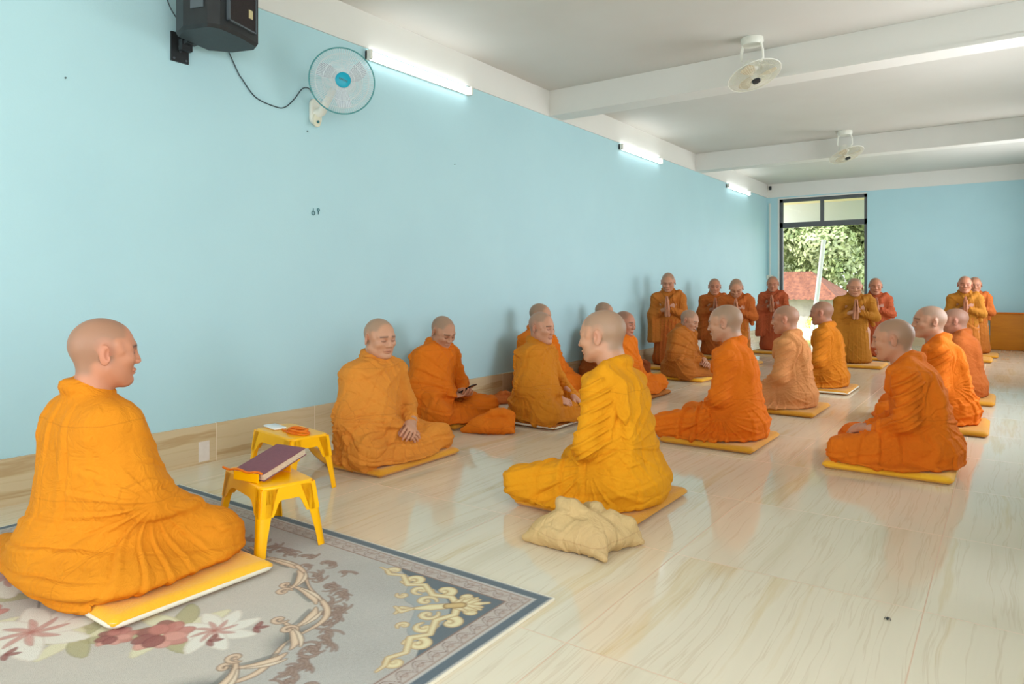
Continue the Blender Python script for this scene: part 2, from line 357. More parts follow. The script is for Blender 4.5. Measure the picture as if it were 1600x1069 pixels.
# ------------------------------------------------------------------ fields: implicit shapes turned into meshes
_rs = np.random.RandomState(7)
_K = _rs.normal(size=(10, 3)); _K /= np.linalg.norm(_K, axis=1)[:, None]; _PH = _rs.uniform(0, 6.28, 10)
def snoise(P, sc, seed=0):
    v = 0
    for i in range(5):
        k = _K[(i + seed) % 10]; f = sc * (1 + 0.55 * i)
        v = v + np.sin(P[:, 0] * k[0] * f + P[:, 1] * k[1] * f + P[:, 2] * k[2] * f + _PH[i] + seed * 2.3) / (1 + 0.6 * i)
    return v * 0.45
def smin(a, b, k):
    h = np.maximum(k - np.abs(a - b), 0) / k
    return np.minimum(a, b) - h * h * k * 0.25
class Field:
    def __init__(s, lo, hi, h):
        s.lo = np.array(lo, float); s.h = h
        n = np.maximum(4, np.ceil((np.array(hi) - s.lo) / h).astype(int) + 1)
        ax = [(s.lo[i] + h * np.arange(n[i])).astype(np.float32) for i in range(3)]
        s.X, s.Y, s.Z = np.meshgrid(*ax, indexing='ij', sparse=True)
        s.D = np.full(tuple(n), 9.0, np.float32)
    def cap(s, a, b, ra, rb=None, sc=(1, 1, 1), k=0.04, op='u'):
        rb = ra if rb is None else rb; sx, sy, sz = sc
        a = np.array(a, float); b = np.array(b, float); inv = np.array([1 / sx, 1 / sy, 1 / sz])
        A = a * inv; B = b * inv; ab = B - A; L = float(ab @ ab) + 1e-9
        x = s.X / sx - A[0]; y = s.Y / sy - A[1]; z = s.Z / sz - A[2]
        t = np.clip((x * ab[0] + y * ab[1] + z * ab[2]) / L, 0, 1)
        d = np.sqrt((x - t * ab[0]) ** 2 + (y - t * ab[1]) ** 2 + (z - t * ab[2]) ** 2) - (ra + (rb - ra) * t)
        d = d * min(sc); s.comb(d.astype(np.float32), k, op); return s
    def ell(s, c, r, k=0.04, op='u', rot=None):
        x = s.X - c[0]; y = s.Y - c[1]; z = s.Z - c[2]
        if rot is not None:
            R = rot; x, y, z = (R[0][0] * x + R[1][0] * y + R[2][0] * z, R[0][1] * x + R[1][1] * y + R[2][1] * z, R[0][2] * x + R[1][2] * y + R[2][2] * z)
        q = np.sqrt((x / r[0]) ** 2 + (y / r[1]) ** 2 + (z / r[2]) ** 2)
        g = np.sqrt((x / r[0] ** 2) ** 2 + (y / r[1] ** 2) ** 2 + (z / r[2] ** 2) ** 2) + 1e-6
        d = q * (q - 1) / g; d = np.where(q < 0.3, (q - 1) * min(r), d)
        s.comb(d.astype(np.float32), k, op); return s
    def comb(s, d, k, op):
        if op == 'u': s.D = smin(s.D, d, k)
        elif op == 's': s.D = -smin(-s.D, d, k)
        elif op == 'i': s.D = -smin(-s.D, -d, k)
    def chain(s, pts, k=0.03, sc=(1, 1, 1)):
        for p, q in zip(pts[:-1], pts[1:]): s.cap(p[:3], q[:3], p[3], q[3], sc=sc, k=k)
        return s
    def mesh(s, smooth=1):
        D = s.D; D[D == 0] = 1e-6; S = D < 0; n = D.shape
        c = [S[i:n[0] - 1 + i, j:n[1] - 1 + j, k:n[2] - 1 + k] for i in (0, 1) for j in (0, 1) for k in (0, 1)]
        cnt = sum(x.astype(np.uint8) for x in c); act = (cnt > 0) & (cnt < 8)
        I, J, K = np.nonzero(act); vid = np.full(act.shape, -1, np.int64); vid[I, J, K] = np.arange(len(I))
        acc = np.zeros((len(I), 3)); num = np.zeros(len(I)); corners = [(i, j, k) for i in (0, 1) for j in (0, 1) for k in (0, 1)]
        for a in corners:
            for ax in range(3):
                if a[ax]: continue
                b = list(a); b[ax] = 1
                d0 = D[I + a[0], J + a[1], K + a[2]]; d1 = D[I + b[0], J + b[1], K + b[2]]
                m = (d0 < 0) != (d1 < 0); t = np.where(m, d0 / (d0 - d1 + 1e-12), 0)
                p = np.zeros((len(I), 3)); p[:] = a; p[:, ax] = t
                acc += p * m[:, None]; num += m
        V = (acc / num[:, None] + np.stack([I, J, K], 1)) * s.h + s.lo
        F = []
        for ax in range(3):
            sl0 = [slice(None)] * 3; sl1 = [slice(None)] * 3; sl0[ax] = slice(0, -1); sl1[ax] = slice(1, None)
            A = S[tuple(sl0)]; B = S[tuple(sl1)]; u, w = (ax + 1) % 3, (ax + 2) % 3
            ch = A != B; e = np.stack(np.nonzero(ch), 1)
            ok = (e[:, u] > 0) & (e[:, w] > 0) & (e[:, u] < n[u] - 1) & (e[:, w] < n[w] - 1); e = e[ok]
            def g(du, dw):
                q = e.copy(); q[:, u] += du; q[:, w] += dw; return vid[q[:, 0], q[:, 1], q[:, 2]]
            f = np.stack([g(-1, -1), g(0, -1), g(0, 0), g(-1, 0)], 1)
            flip = ~A[e[:, 0], e[:, 1], e[:, 2]]; f[flip] = f[flip][:, ::-1]; F.append(f)
        F = np.concatenate(F)
        for _ in range(smooth): V = laplace(V, F, 0.5)
        return V, F
def laplace(V, F, w):
    acc = np.zeros_like(V); num = np.zeros(len(V))
    for a, b in ((0, 1), (1, 2), (2, 3), (3, 0)):
        for i, j in ((a, b), (b, a)):
            for ax in range(3): acc[:, ax] += np.bincount(F[:, i], V[F[:, j], ax], len(V))
            num += np.bincount(F[:, i], minlength=len(V))
    return V * (1 - w) + w * acc / np.maximum(num, 1)[:, None]
def vnormals(V, F):
    n = np.cross(V[F[:, 2]] - V[F[:, 0]], V[F[:, 3]] - V[F[:, 1]]); N = np.zeros_like(V)
    for i in range(4):
        for ax in range(3): N[:, ax] += np.bincount(F[:, i], n[:, ax], len(V))
    return N / (np.linalg.norm(N, axis=1)[:, None] + 1e-12)
def subdivide(V, F, smooth=2):
    E = np.sort(np.concatenate([F[:, [0, 1]], F[:, [1, 2]], F[:, [2, 3]], F[:, [3, 0]]]), axis=1)
    key = E[:, 0].astype(np.int64) * len(V) + E[:, 1]; uq, inv = np.unique(key, return_inverse=True); inv = inv.ravel()
    a = uq // len(V); b = uq % len(V); n = len(V); m = len(F)
    W = np.concatenate([V, (V[a] + V[b]) / 2, V[F].mean(axis=1)]); e = n + inv.reshape(4, m); c = n + len(uq) + np.arange(m)
    G = np.concatenate([np.stack([F[:, i], e[i], c, e[i - 1]], 1) for i in range(4)])
    for _ in range(smooth): W = laplace(W, G, 0.5)
    return W, G
def foldp(ph):   # narrow crest beside a sharp crease, flat cloth between
    u = (ph / (2 * PI)) % 1.0
    return 1.15 * np.exp(-((u - 0.42) / 0.15) ** 2) - 0.75 * np.exp(-((u - 0.63) / 0.055) ** 2) - 0.22
def ridge(s):   # soft rounded crests with narrow valleys
    return 1.5 * (0.5 + 0.5 * s) ** 3.0 - 0.35 + 0.12 * s
def fan(P, o, axis, n, A, R, ref=(0, 0, 1), warp=1.0, seed=0, r0=0.05, gate=None):
    o = np.array(o, float); a = np.array(axis, float); a /= np.linalg.norm(a); u = np.array(ref, float); u -= a * (u @ a); u /= np.linalg.norm(u); v = np.cross(a, u)
    d = P - o; x = d @ u; y = d @ v; r = np.hypot(x, y); th = np.arctan2(y, x)
    ph = n * th / 2 + warp * (snoise(P, 9, seed) + 1.2 * snoise(P, 4, seed + 3)); am = np.clip(0.6 + 0.75 * snoise(P, 6, seed + 5), 0.05, 1.35)
    h = A * foldp(ph) * (r / (r + r0)) * np.exp(-(r / R) ** 2) * am
    return h * gate if gate is not None else h
def lin(P, d, lam, A, seed=0, warp=1.2, gate=1.0):
    d = np.array(d, float); d /= np.linalg.norm(d)
    return A * foldp(P @ d * 2 * PI / lam + warp * (snoise(P, 10, seed) + 1.3 * snoise(P, 4, seed + 2))) * gate * np.clip(0.6 + 0.7 * snoise(P, 8, seed + 4), 0, 1.3)
def sm(x, a, b):
    t = np.clip((x - a) / (b - a), 0, 1); return t * t * (3 - 2 * t)

# ------------------------------------------------------------------ head and hands (built once, reused)
SKIN = np.array([0.66, 0.37, 0.245])
def build_head(h):
    f = Field((-0.125, -0.105, -0.25), (0.135, 0.105, 0.135), h)
    f.ell((-0.014, 0, 0.032), (0.097, 0.077, 0.086), k=0.02)
    f.ell((0.028, 0, 0.0), (0.064, 0.064, 0.088), k=0.03)
    f.ell((0.026, 0, -0.052), (0.055, 0.056, 0.05), k=0.03)
    f.cap((0.0, -0.048, -0.045), (0.052, -0.022, -0.092), 0.02, 0.018, k=0.03); f.cap((0.0, 0.048, -0.045), (0.052, 0.022, -0.092), 0.02, 0.018, k=0.03)
    f.ell((0.07, 0, -0.094), (0.02, 0.022, 0.017), k=0.025)
    for s in (-1, 1):
        f.ell((0.062, s * 0.042, -0.018), (0.024, 0.02, 0.018), k=0.025)
        f.cap((0.084, s * 0.012, 0.022), (0.066, s * 0.047, 0.02), 0.012, 0.009, k=0.018)
        f.ell((0.101, s * 0.031, 0.0), (0.018, 0.017, 0.012), k=0.014, op='s')
        f.ell((0.075, s * 0.031, 0.0), (0.014, 0.0165, 0.0125), k=0.004)
        f.cap((0.04, s * 0.066, 0.01), (0.03, s * 0.066, 0.03), 0.004, k=0.02)
    f.cap((0.088, 0, 0.016), (0.103, 0, -0.026), 0.0072, 0.0110, k=0.012)
    for s in (-1, 1): f.ell((0.1, s * 0.012, -0.03), (0.012, 0.0085, 0.008), k=0.008)
    f.ell((0.088, 0, -0.058), (0.011, 0.025, 0.0065), k=0.006); f.ell((0.086, 0, -0.068), (0.0105, 0.02, 0.0065), k=0.005)
    f.ell((0.1, 0, -0.0628), (0.012, 0.022, 0.0016), k=0.002, op='s')
    for s in (-1, 1):
        c, q = math.cos(s * 0.45), math.sin(s * 0.45)
        rot = [[c, -q, 0], [q, c, 0], [0, 0, 1]]
        f.ell((-0.012, s * 0.083, 0.0), (0.019, 0.0075, 0.034), k=0.008, rot=rot)
        f.ell((-0.004, s * 0.091, 0.003), (0.010, 0.006, 0.019), k=0.005, op='s', rot=rot)
    f.cap((-0.03, 0, -0.05), (-0.045, 0, -0.19), 0.054, 0.066, k=0.03)
    V, F = f.mesh(1)
    x, y, z = V.T
    col = np.tile(SKIN, (len(V), 1))
    def blend(m, c): m = m[:, None]; col[:] = col * (1 - m) + np.array(c) * m
    hair = sm(z, 0.045, 0.06) * sm(-x, -0.068, -0.045) + sm(-x, -0.028, -0.004) * sm(z, -0.035, -0.01) + sm(-x, 0.035, 0.06) * sm(z, -0.075, -0.05)
    ear = np.exp(-((x + 0.01) / 0.022) ** 2 - (z / 0.04) ** 2) * (np.abs(y) > 0.073)
    hair = np.clip(hair, 0, 1) * (1 - np.clip(ear * 1.6, 0, 1))
    blend(hair * 0.7, (0.33, 0.27, 0.205))
    blend(np.clip(ear, 0, 1) * 0.35, (0.62, 0.22, 0.15))
    for s in (-1, 1):
        yy = y - s * 0.031
        blend(0.92 * np.exp(-((z - 0.0235 + 0.10 * yy * s) / 0.0046) ** 2) * (np.abs(y - s * 0.033) < 0.021) * (x > 0.05), (0.08, 0.05, 0.04))
        blend(0.97 * np.exp(-((z + 0.0025 - 9 * yy ** 2) / 0.0030) ** 2) * (np.abs(yy) < 0.0155) * (x > 0.06), (0.05, 0.03, 0.025))
        blend(0.4 * np.exp(-((z - 0.002) / 0.013) ** 2 - (yy / 0.02) ** 2) * (x > 0.05), (0.34, 0.15, 0.1))
    blend(0.5 * np.exp(-((z + 0.0628) / 0.009) ** 2 - (y / 0.021) ** 2) * (x > 0.075), (0.56, 0.22, 0.16))
    blend(0.6 * np.exp(-((z + 0.0628) / 0.0014) ** 2) * (np.abs(y) < 0.022) * (x > 0.075), (0.2, 0.06, 0.05))
    blend(0.7 * np.exp(-((z + 0.037) / 0.003) ** 2) * np.exp(-((np.abs(y) - 0.009) / 0.004) ** 2) * (x > 0.09), (0.16, 0.05, 0.04))
    return V, F, col
def finger(f, base, d, up, L, r, curl):
    # three joints bending towards -up
    d = np.array(d, float); up = np.array(up, float); p = np.array(base, float); ang = 0; lens = (0.45, 0.3, 0.25); rr = r
    pts = [(*p, rr)]
    for i, l in enumerate(lens):
        ang += curl[i]; v = d * math.cos(ang) - up * math.sin(ang); p = p + v * L * l; rr = r * (0.93, 0.86, 0.72)[i]; pts.append((*p, rr))
    f.chain(pts, k=0.004)
def build_hand(h, curl, spread=0.05, thumb=0.5, side=1, forearm=0.085):
    # wrist at origin, fingers along +x, back of the hand +z, thumb on side*y
    f = Field((-forearm - 0.035, -0.075, -0.10), (0.2, 0.075, 0.055), h)
    f.cap((-forearm, 0, 0), (-0.01, 0, 0), 0.025, 0.023, sc=(1, 1.12, 0.85), k=0.02)
    f.ell((0.045, 0, 0), (0.055, 0.04, 0.0155), k=0.02); f.ell((0.02, side * 0.02, -0.006), (0.035, 0.018, 0.017), k=0.02)
    Ls = (0.072, 0.08, 0.074, 0.058)
    for i in range(4):
        o = side * (0.0295 - 0.0195 * i); a = side * spread * (1.5 - i)
        finger(f, (0.083 - 0.003 * abs(i - 1), o, 0.001), (math.cos(a), math.sin(a), 0), (0, 0, 1), Ls[i], 0.0088 if i < 3 else 0.0076, [c * (1 + 0.08 * i) for c in curl])
    t = thumb
    f.chain([(0.012, side * 0.026, -0.006, 0.0135), (0.046, side * (0.045 + 0.012 * t), -0.018, 0.0108), (0.07, side * (0.045 + 0.008 * t), -0.026, 0.0098), (0.092, side * (0.04 + 0.002 * t), -0.03, 0.0085)], k=0.008)
    V, F = f.mesh(1); col = np.tile(SKIN * np.array([1.02, 1.0, 1.0]), (len(V), 1))
    tip = sm(V[:, 0], 0.1, 0.15)[:, None] * 0.25; col = col * (1 - tip) + np.array((0.7, 0.3, 0.22)) * tip
    return V, F, col
HEAD_HI = build_head(0.0026); HEAD_LO = build_head(0.0045)
HANDS = {}
def hand(kind, side, h):
    key = (kind, side, h)
    if key not in HANDS:
        curl = {'flat': (0.03, 0.05, 0.05), 'relax': (0.35, 0.5, 0.4), 'hold': (0.5, 0.8, 0.6), 'cup': (0.3, 0.35, 0.25)}[kind]
        HANDS[key] = build_hand(h, curl, 0.02 if kind == 'flat' else 0.06, 0.2 if kind == 'flat' else 0.7, side)
    return HANDS[key]
def rotm(z=0, y=0, x=0):
    return np.array(Matrix.Rotation(z, 3, 'Z') @ Matrix.Rotation(y, 3, 'Y') @ Matrix.Rotation(x, 3, 'X'))
def basis(fwd, up):
    f = np.array(fwd, float); f /= np.linalg.norm(f); u = np.array(up, float); u -= f * (u @ f); u /= np.linalg.norm(u)
    return np.stack([f, np.cross(u, f), u], 1)
def merge(parts):
    V = []; F = []; Cc = []; n = 0
    for v, f, c in parts: V.append(v); F.append(f + n); Cc.append(c); n += len(v)
    return np.concatenate(V), np.concatenate(F), np.concatenate(Cc)

# ------------------------------------------------------------------ people
PEOPLE = []
def body_mesh(p, J, parent, res):
    hi = res <= 0.0105
    HV, HF, HC = HEAD_HI if hi else HEAD_LO
    hs = p.get('head', (1, 1, 1)); V = HV * np.array(hs)
    if p.get('jaw'): V = V.copy(); V[:, 1] *= 1 + p['jaw'] * sm(-V[:, 2], 0.0, 0.09) * (V[:, 2] > -0.13)
    R = rotm(p.get('hyaw', 0), p.get('pitch', 0.0), p.get('roll', 0))
    piv = np.array([-0.03, 0, -0.06])
    # neck bends gradually from its base to the skull
    w = sm(V[:, 2], -0.20, -0.05)[:, None]
    Vr = (V - piv) @ R.T + piv
    V = V * (1 - w) + Vr * w + J['head']
    parts = [(V, HF, HC * np.array(p.get('tone', (1, 1, 1))))]
    f = Field((-0.35, -0.4, 0.03), (0.5, 0.4, J['neck'][2] + 0.05), 0.022 if hi else 0.028)
    f.cap(J['pelvis'], J['chest'], 0.115, 0.12, k=0.05); f.cap(J['chest'], J['neck'], 0.1, 0.045, k=0.05)
    for s in (-1, 1):
        k = 'l' if s > 0 else 'r'
        f.cap(J['chest'], J['sh' + k], 0.08, 0.05, k=0.05); f.cap(J['sh' + k], J['el' + k], 0.045, 0.036, k=0.03); f.cap(J['el' + k], J['wr' + k], 0.036, 0.026, k=0.02)
        f.cap(J['hip' + k], J['kn' + k], 0.075, 0.05, k=0.04); f.cap(J['kn' + k], J['an' + k], 0.05, 0.034, k=0.03)
    V, F = f.mesh(0); parts.append((V, F, np.tile(SKIN, (len(V), 1))))
    for (kind, side, pos, fwd, up) in J.get('hands', []):
        HV, HF, HC = hand(kind, side, 0.0028 if hi else 0.0042)
        B = basis(fwd, up); parts.append((HV @ B.T + np.array(pos), HF, HC * np.array(p.get('tone', (1, 1, 1)))))
    V, F, Cc = merge(parts)
    return mesh_obj('body', V, F, M[p.get('skin', 'skin_light')], parent, cols=Cc)
def person(kind, p):
    """p: pos, face (deg), H (head top height), robe, style, label ..."""
    root = empty('person', (p['pos'][0], p['pos'][1], p.get('z0', 0.0)), math.radians(p['face']))
    tag(root, p['label'], 'person', 'monks in orange robes')
    res = p.get('res', 0.012)
    (seated if kind == 'sit' else kneeling)(p, root, res)
    PEOPLE.append(root); return root
def seated(p, root, res):
    c = 0.045; t = (p['H'] - c) / 0.80; ln = p.get('lean', 0.0); W = p.get('W', 1.0)
    def pt(x, y, z): zz = c + (z - 0.04) * t; return np.array([x + ln * max(0, z - 0.1) / 0.6, y * W, zz])
    J = dict(pelvis=pt(-0.02, 0, 0.13), chest=pt(-0.01, 0, 0.42), neck=pt(0.0, 0, 0.60),
             shl=pt(0, 0.155, 0.505), shr=pt(0, -0.155, 0.505), hipl=pt(0.02, 0.1, 0.12), hipr=pt(0.02, -0.1, 0.12),
             knl=pt(p.get('kx', 0.25), p.get('ky', 0.27), 0.10), knr=pt(p.get('kx', 0.25), -p.get('ky', 0.27), 0.10), anl=pt(0.25, -0.03, 0.09), anr=pt(0.23, 0.03, 0.07),
             ell=pt(0.03, 0.225, 0.29), elr=pt(0.03, -0.225, 0.29), wrl=pt(0.19, 0.055, 0.18), wrr=pt(0.19, -0.055, 0.18))
    J['head'] = np.array([0.035 + ln * 1.15 + p.get('hx', 0), p.get('hy', 0), p['H'] - 0.118])
    for k, v in p.get('J', {}).items(): J[k] = pt(*v)
    hp = p.get('hands', 'lap')
    if hp == 'lap':
        a = J['wrr']; b = J['wrl']
        J['hands'] = [('relax', 1, a + [0.005, 0.0, 0.0], (0.72, 0.72, -0.22), (0.3, -0.5, 0.8)), ('relax', -1, b + [0.018, 0, 0.022], (0.62, -0.78, -0.18), (0.3, 0.5, 0.8))]
    elif hp == 'phone':
        J['hands'] = [('cup', -1, J['wrr'], (0.85, 0.45, 0.1), (0.1, 0.3, -1)), ('cup', 1, J['wrl'], (0.8, -0.55, 0.1), (0.1, -0.3, -1))]
    elif hp == 'knee':
        J['hands'] = [('relax', -1, J['wrl'], (0.75, -0.1, -0.55), (0.5, 0.25, 0.8)), ('relax', 1, J['wrr'], (0.72, 0.6, -0.3), (0.3, -0.4, 0.8))]
    elif hp == 'right':
        J['hands'] = [('relax', 1, J['wrr'], (0.72, 0.6, -0.3), (0.3, -0.4, 0.8))]
    body_mesh(p, J, root, res)
    f = Field((-0.36, -0.56, 0.0), (0.62, 0.56, J['neck'][2] + 0.1), res)
    th = p.get('girth', 1.0)
    f.ell(pt(-0.03, 0, 0.12), (0.185 * th, 0.225 * th, 0.125), k=0.05)
    f.cap(pt(-0.02, 0, 0.14), pt(-0.01, 0, 0.43), 0.155 * th, 0.122 * th, sc=(1, 1.2, 1), k=0.06)
    f.cap(J['shr'], J['shl'], 0.062, k=0.06); f.cap(pt(-0.005, 0, 0.52), J['neck'] + [-0.01, 0, 0.0], 0.10, 0.066, k=0.05)
    for s in (-1, 1): f.cap(pt(-0.01, s * 0.03, 0.585), pt(-0.005, s * 0.15, 0.51), 0.045, 0.062, k=0.05)
    f.ell(pt(0.0, 0, 0.5), (0.1, 0.17, 0.07), k=0.05)
    for k in 'lr':
        f.cap(J['sh' + k], J['el' + k], 0.06, 0.056, k=0.04); f.cap(J['el' + k], J['wr' + k] * 0.88 + J['el' + k] * 0.12, 0.058, 0.04, k=0.03)
        f.cap(J['hip' + k], J['kn' + k], 0.11 * th, 0.075, k=0.05)
        f.cap(J['kn' + k], J['an' + k], 0.068, 0.06, k=0.04)
    kx = p.get('kx', 0.25)
    f.ell(pt(kx * 0.5, 0, 0.07), (kx * 0.5 + 0.06, 0.25, 0.065), k=0.05)
    f.ell(pt(kx * 0.4, 0, 0.045), (kx * 0.5 + 0.16, 0.33 * W, 0.028), k=0.04)
    style = p.get('style', 'cloak')
    sides = {'cloak': (-1, 1), 'cloak_r': (-1,), 'cloak_l': (1,), 'sash': ()}[style]
    for s in sides:
        k = 'l' if s > 0 else 'r'; dw = p.get('drape', 1.0)
        f.cap(pt(0.0, s * 0.11, 0.46), pt(0.05, s * 0.17 * dw, 0.16), 0.10, 0.13, k=0.07)
        f.cap(pt(0.06, s * 0.08, 0.42), pt(0.14, s * 0.12, 0.16), 0.075, 0.10, k=0.08)
        f.cap(J['el' + k], J['kn' + k] + [-.05, 0, 0.02], 0.055, 0.075, k=0.08)
    if style == 'sash':
        b = p.get('band', 0.0)
        f.cap(pt(-0.055, 0.03, 0.47), pt(-0.05, 0.03, 0.18), 0.092, 0.125, sc=(1, 1.25, 1), k=0.07)
        for j in range(4):
            o = 0.024 * (j - 1.5); w = 0.024 + 0.004 * (j % 2); e = 0.006 * ((j * 7) % 3)
            f.chain([(*pt(0.10, 0.03 + o, 0.44), w), (*pt(0.07, 0.08 + o, 0.545), w), (*pt(-0.02, 0.095 + o, 0.60 - 0.3 * abs(o) + e), w), (*pt(-0.098 - e, 0.10 - b + 1.1 * o, 0.53), w + 0.002), (*pt(-0.128 - e, 0.09 - b + 1.5 * o, 0.43), w), (*pt(-0.138 - e, 0.07 - b + 2.0 * o, 0.33), w - 0.002), (*pt(-0.132, 0.05 - b + 2.6 * o, 0.23), w), (*pt(-0.10, 0.05 - b + 3.0 * o, 0.13), w)], k=0.016)
    for a, b2, ra, rb, kk in p.get('extra', []): f.cap(pt(*a), pt(*b2), ra, rb, sc=(1, 1, 0.45), k=kk)
    # collar around the neck
    nk = J['neck'] + [0.0, 0, 0.012]; n = 10; hi = p.get('collar', 1.0)
    ring = [(nk[0] + 0.058 * math.cos(a) - 0.014, nk[1] + 0.058 * math.sin(a), nk[2] + 0.016 * hi * max(0, -math.cos(a)) - 0.045 * max(0, math.cos(a)) + 0.002, 0.016) for a in [2 * PI * i / n for i in range(n + 1)]]
    f.chain(ring, k=0.025)
    # open inside of the collar
    Z = f.Z; cl = np.where((np.abs(f.X - p.get('cx', 0.02)) < p.get('csx', 0.32)) & (np.abs(f.Y - p.get('cy', 0)) < p.get('csy', 0.28)), 0.046, 0.006).astype(np.float32)
    f.D = np.maximum(f.D, cl - Z)
    V, F = f.mesh(1)
    if res < 0.0115: V, F = subdivide(V, F)
    P = V.copy(); z = P[:, 2]; zt = (z - c) / t; ay = np.abs(P[:, 1])
    N = vnormals(V, F); N[:, 2] *= 1
    front = sm(P[:, 0], -0.02, 0.08); back = 1 - sm(P[:, 0], -0.06, 0.03); up = sm(zt, 0.12, 0.2); low = 1 - sm(zt, 0.16, 0.26)
    sd = p.get('seed', 1); q = p.get('fold', 1.0)
    h = fan(P, pt(0.1, 0, 0.62), (0, 0, 1), 30, 0.010 * q, 0.8, ref=(1, 0, 0), seed=sd, r0=0.1, gate=up * (1 - sm(zt, 0.50, 0.56)))
    h += fan(P, pt(0.2, 0, 0.1), (0, 0, 1), 34, 0.014 * q, 0.6, ref=(1, 0, 0), seed=sd + 1, gate=low * sm(P[:, 0], -0.1, 0.05) * (1 - 0.7 * sm(P[:, 0], 0.2, 0.36)))
    h += lin(P, (0.2, 0.1, 1), 0.075, 0.008 * q, sd + 2, gate=low * 0.8)
    if style == 'sash':
        h += fan(P, pt(-0.08, 0.19, 0.30), (1, 0, 0), 32, 0.017 * q, 0.5, ref=(0, -1, 0), seed=sd + 2, r0=0.12, gate=back)
        h += fan(P, pt(0.02, 0.2, 0.2), (0, 1, 0), 36, 0.010 * q, 0.4, ref=(1, 0, 0), seed=sd + 9, gate=sm(P[:, 1], 0.08, 0.15) * (1 - sm(zt, 0.2, 0.28)))
        arm = sm(P[:, 1], 0.17, 0.2) * sm(zt, 0.16, 0.22)
        h = h * (1 - arm) + lin(P, (0.55, 0.1, 0.9), 0.050, 0.012 * q, sd + 4, gate=arm) 
        arm2 = sm(-P[:, 1], 0.17, 0.2) * sm(zt, 0.16, 0.22) * (P[:, 0] > 0)
        h += lin(P, (0.5, 0.1, 0.9), 0.055, 0.007 * q, sd + 5, gate=arm2)
    else:
        # folds sweeping from the far shoulder down to the lap
        s0 = -1 if style == 'cloak_r' else 1
        h += fan(P, pt(0.2, 0.05, 0.2), (1, 0, 0), 46, 0.012 * q, 0.5, seed=sd + 3, gate=front * up)
        h += fan(P, pt(0.06, 0.13, 0.56), (1, 0, 0), 34, 0.010 * q, 0.35, seed=sd + 5, gate=front * up)
        h += fan(P, pt(-0.08, 0.0, 0.62), (1, 0, 0), 34, 0.011 * q, 0.5, seed=sd + 6, gate=back * up)
        dn = 0.3 + 0.7 * (1 - sm(zt + 0.35 * P[:, 0], 0.22, 0.36))
        h += fan(P, pt(0.07, -0.24, 0.27), (0, 1, 0), 34, 0.014 * q, 0.34, seed=sd + 7, r0=0.13, gate=dn * sm(-P[:, 1], 0.1, 0.17))
        h += fan(P, pt(0.07, 0.24, 0.27), (0, 1, 0), 34, 0.014 * q, 0.34, seed=sd + 8, r0=0.13, gate=dn * sm(P[:, 1], 0.1, 0.17))
        if style != 'cloak':
            am_ = sm(-P[:, 1] * s0, 0.14, 0.17) * sm(zt, 0.16, 0.22)
            h = h * (1 - 0.8 * am_) + lin(P, (0.55, 0.1, 0.9), 0.065, 0.006 * q, sd + 4, gate=am_)
        if style != 'cloak':
            yb = s0 * (-1) * (0.11 - 0.34 * (0.56 - zt) - 0.02 * np.sin(zt * 20)); e = (P[:, 1] - yb) * s0
            h += 0.016 * sm(e, -0.007, 0.007) * front * up
        h += 0.014 * sm(zt, 0.165, 0.185) * sm(P[:, 0], 0.02, 0.08) * (1 if style == 'cloak' else sm(P[:, 1] * s0, -0.1, -0.05))
    # collar wraps
    h = h * (1 - sm(zt, 0.575, 0.6)) + lin(P, (0.15, 0.1, 1), 0.02, 0.003, sd, gate=sm(zt, 0.575, 0.6))
    V = V + N * h[:, None]
    zmin = np.where((np.abs(V[:, 0] - p.get('cx', 0.02)) < p.get('csx', 0.32)) & (np.abs(V[:, 1] - p.get('cy', 0)) < p.get('csy', 0.28)), 0.046, 0.004)
    V[:, 2] = np.maximum(V[:, 2], zmin)
    mesh_obj('robe', V, F, M[p['robe']], root)
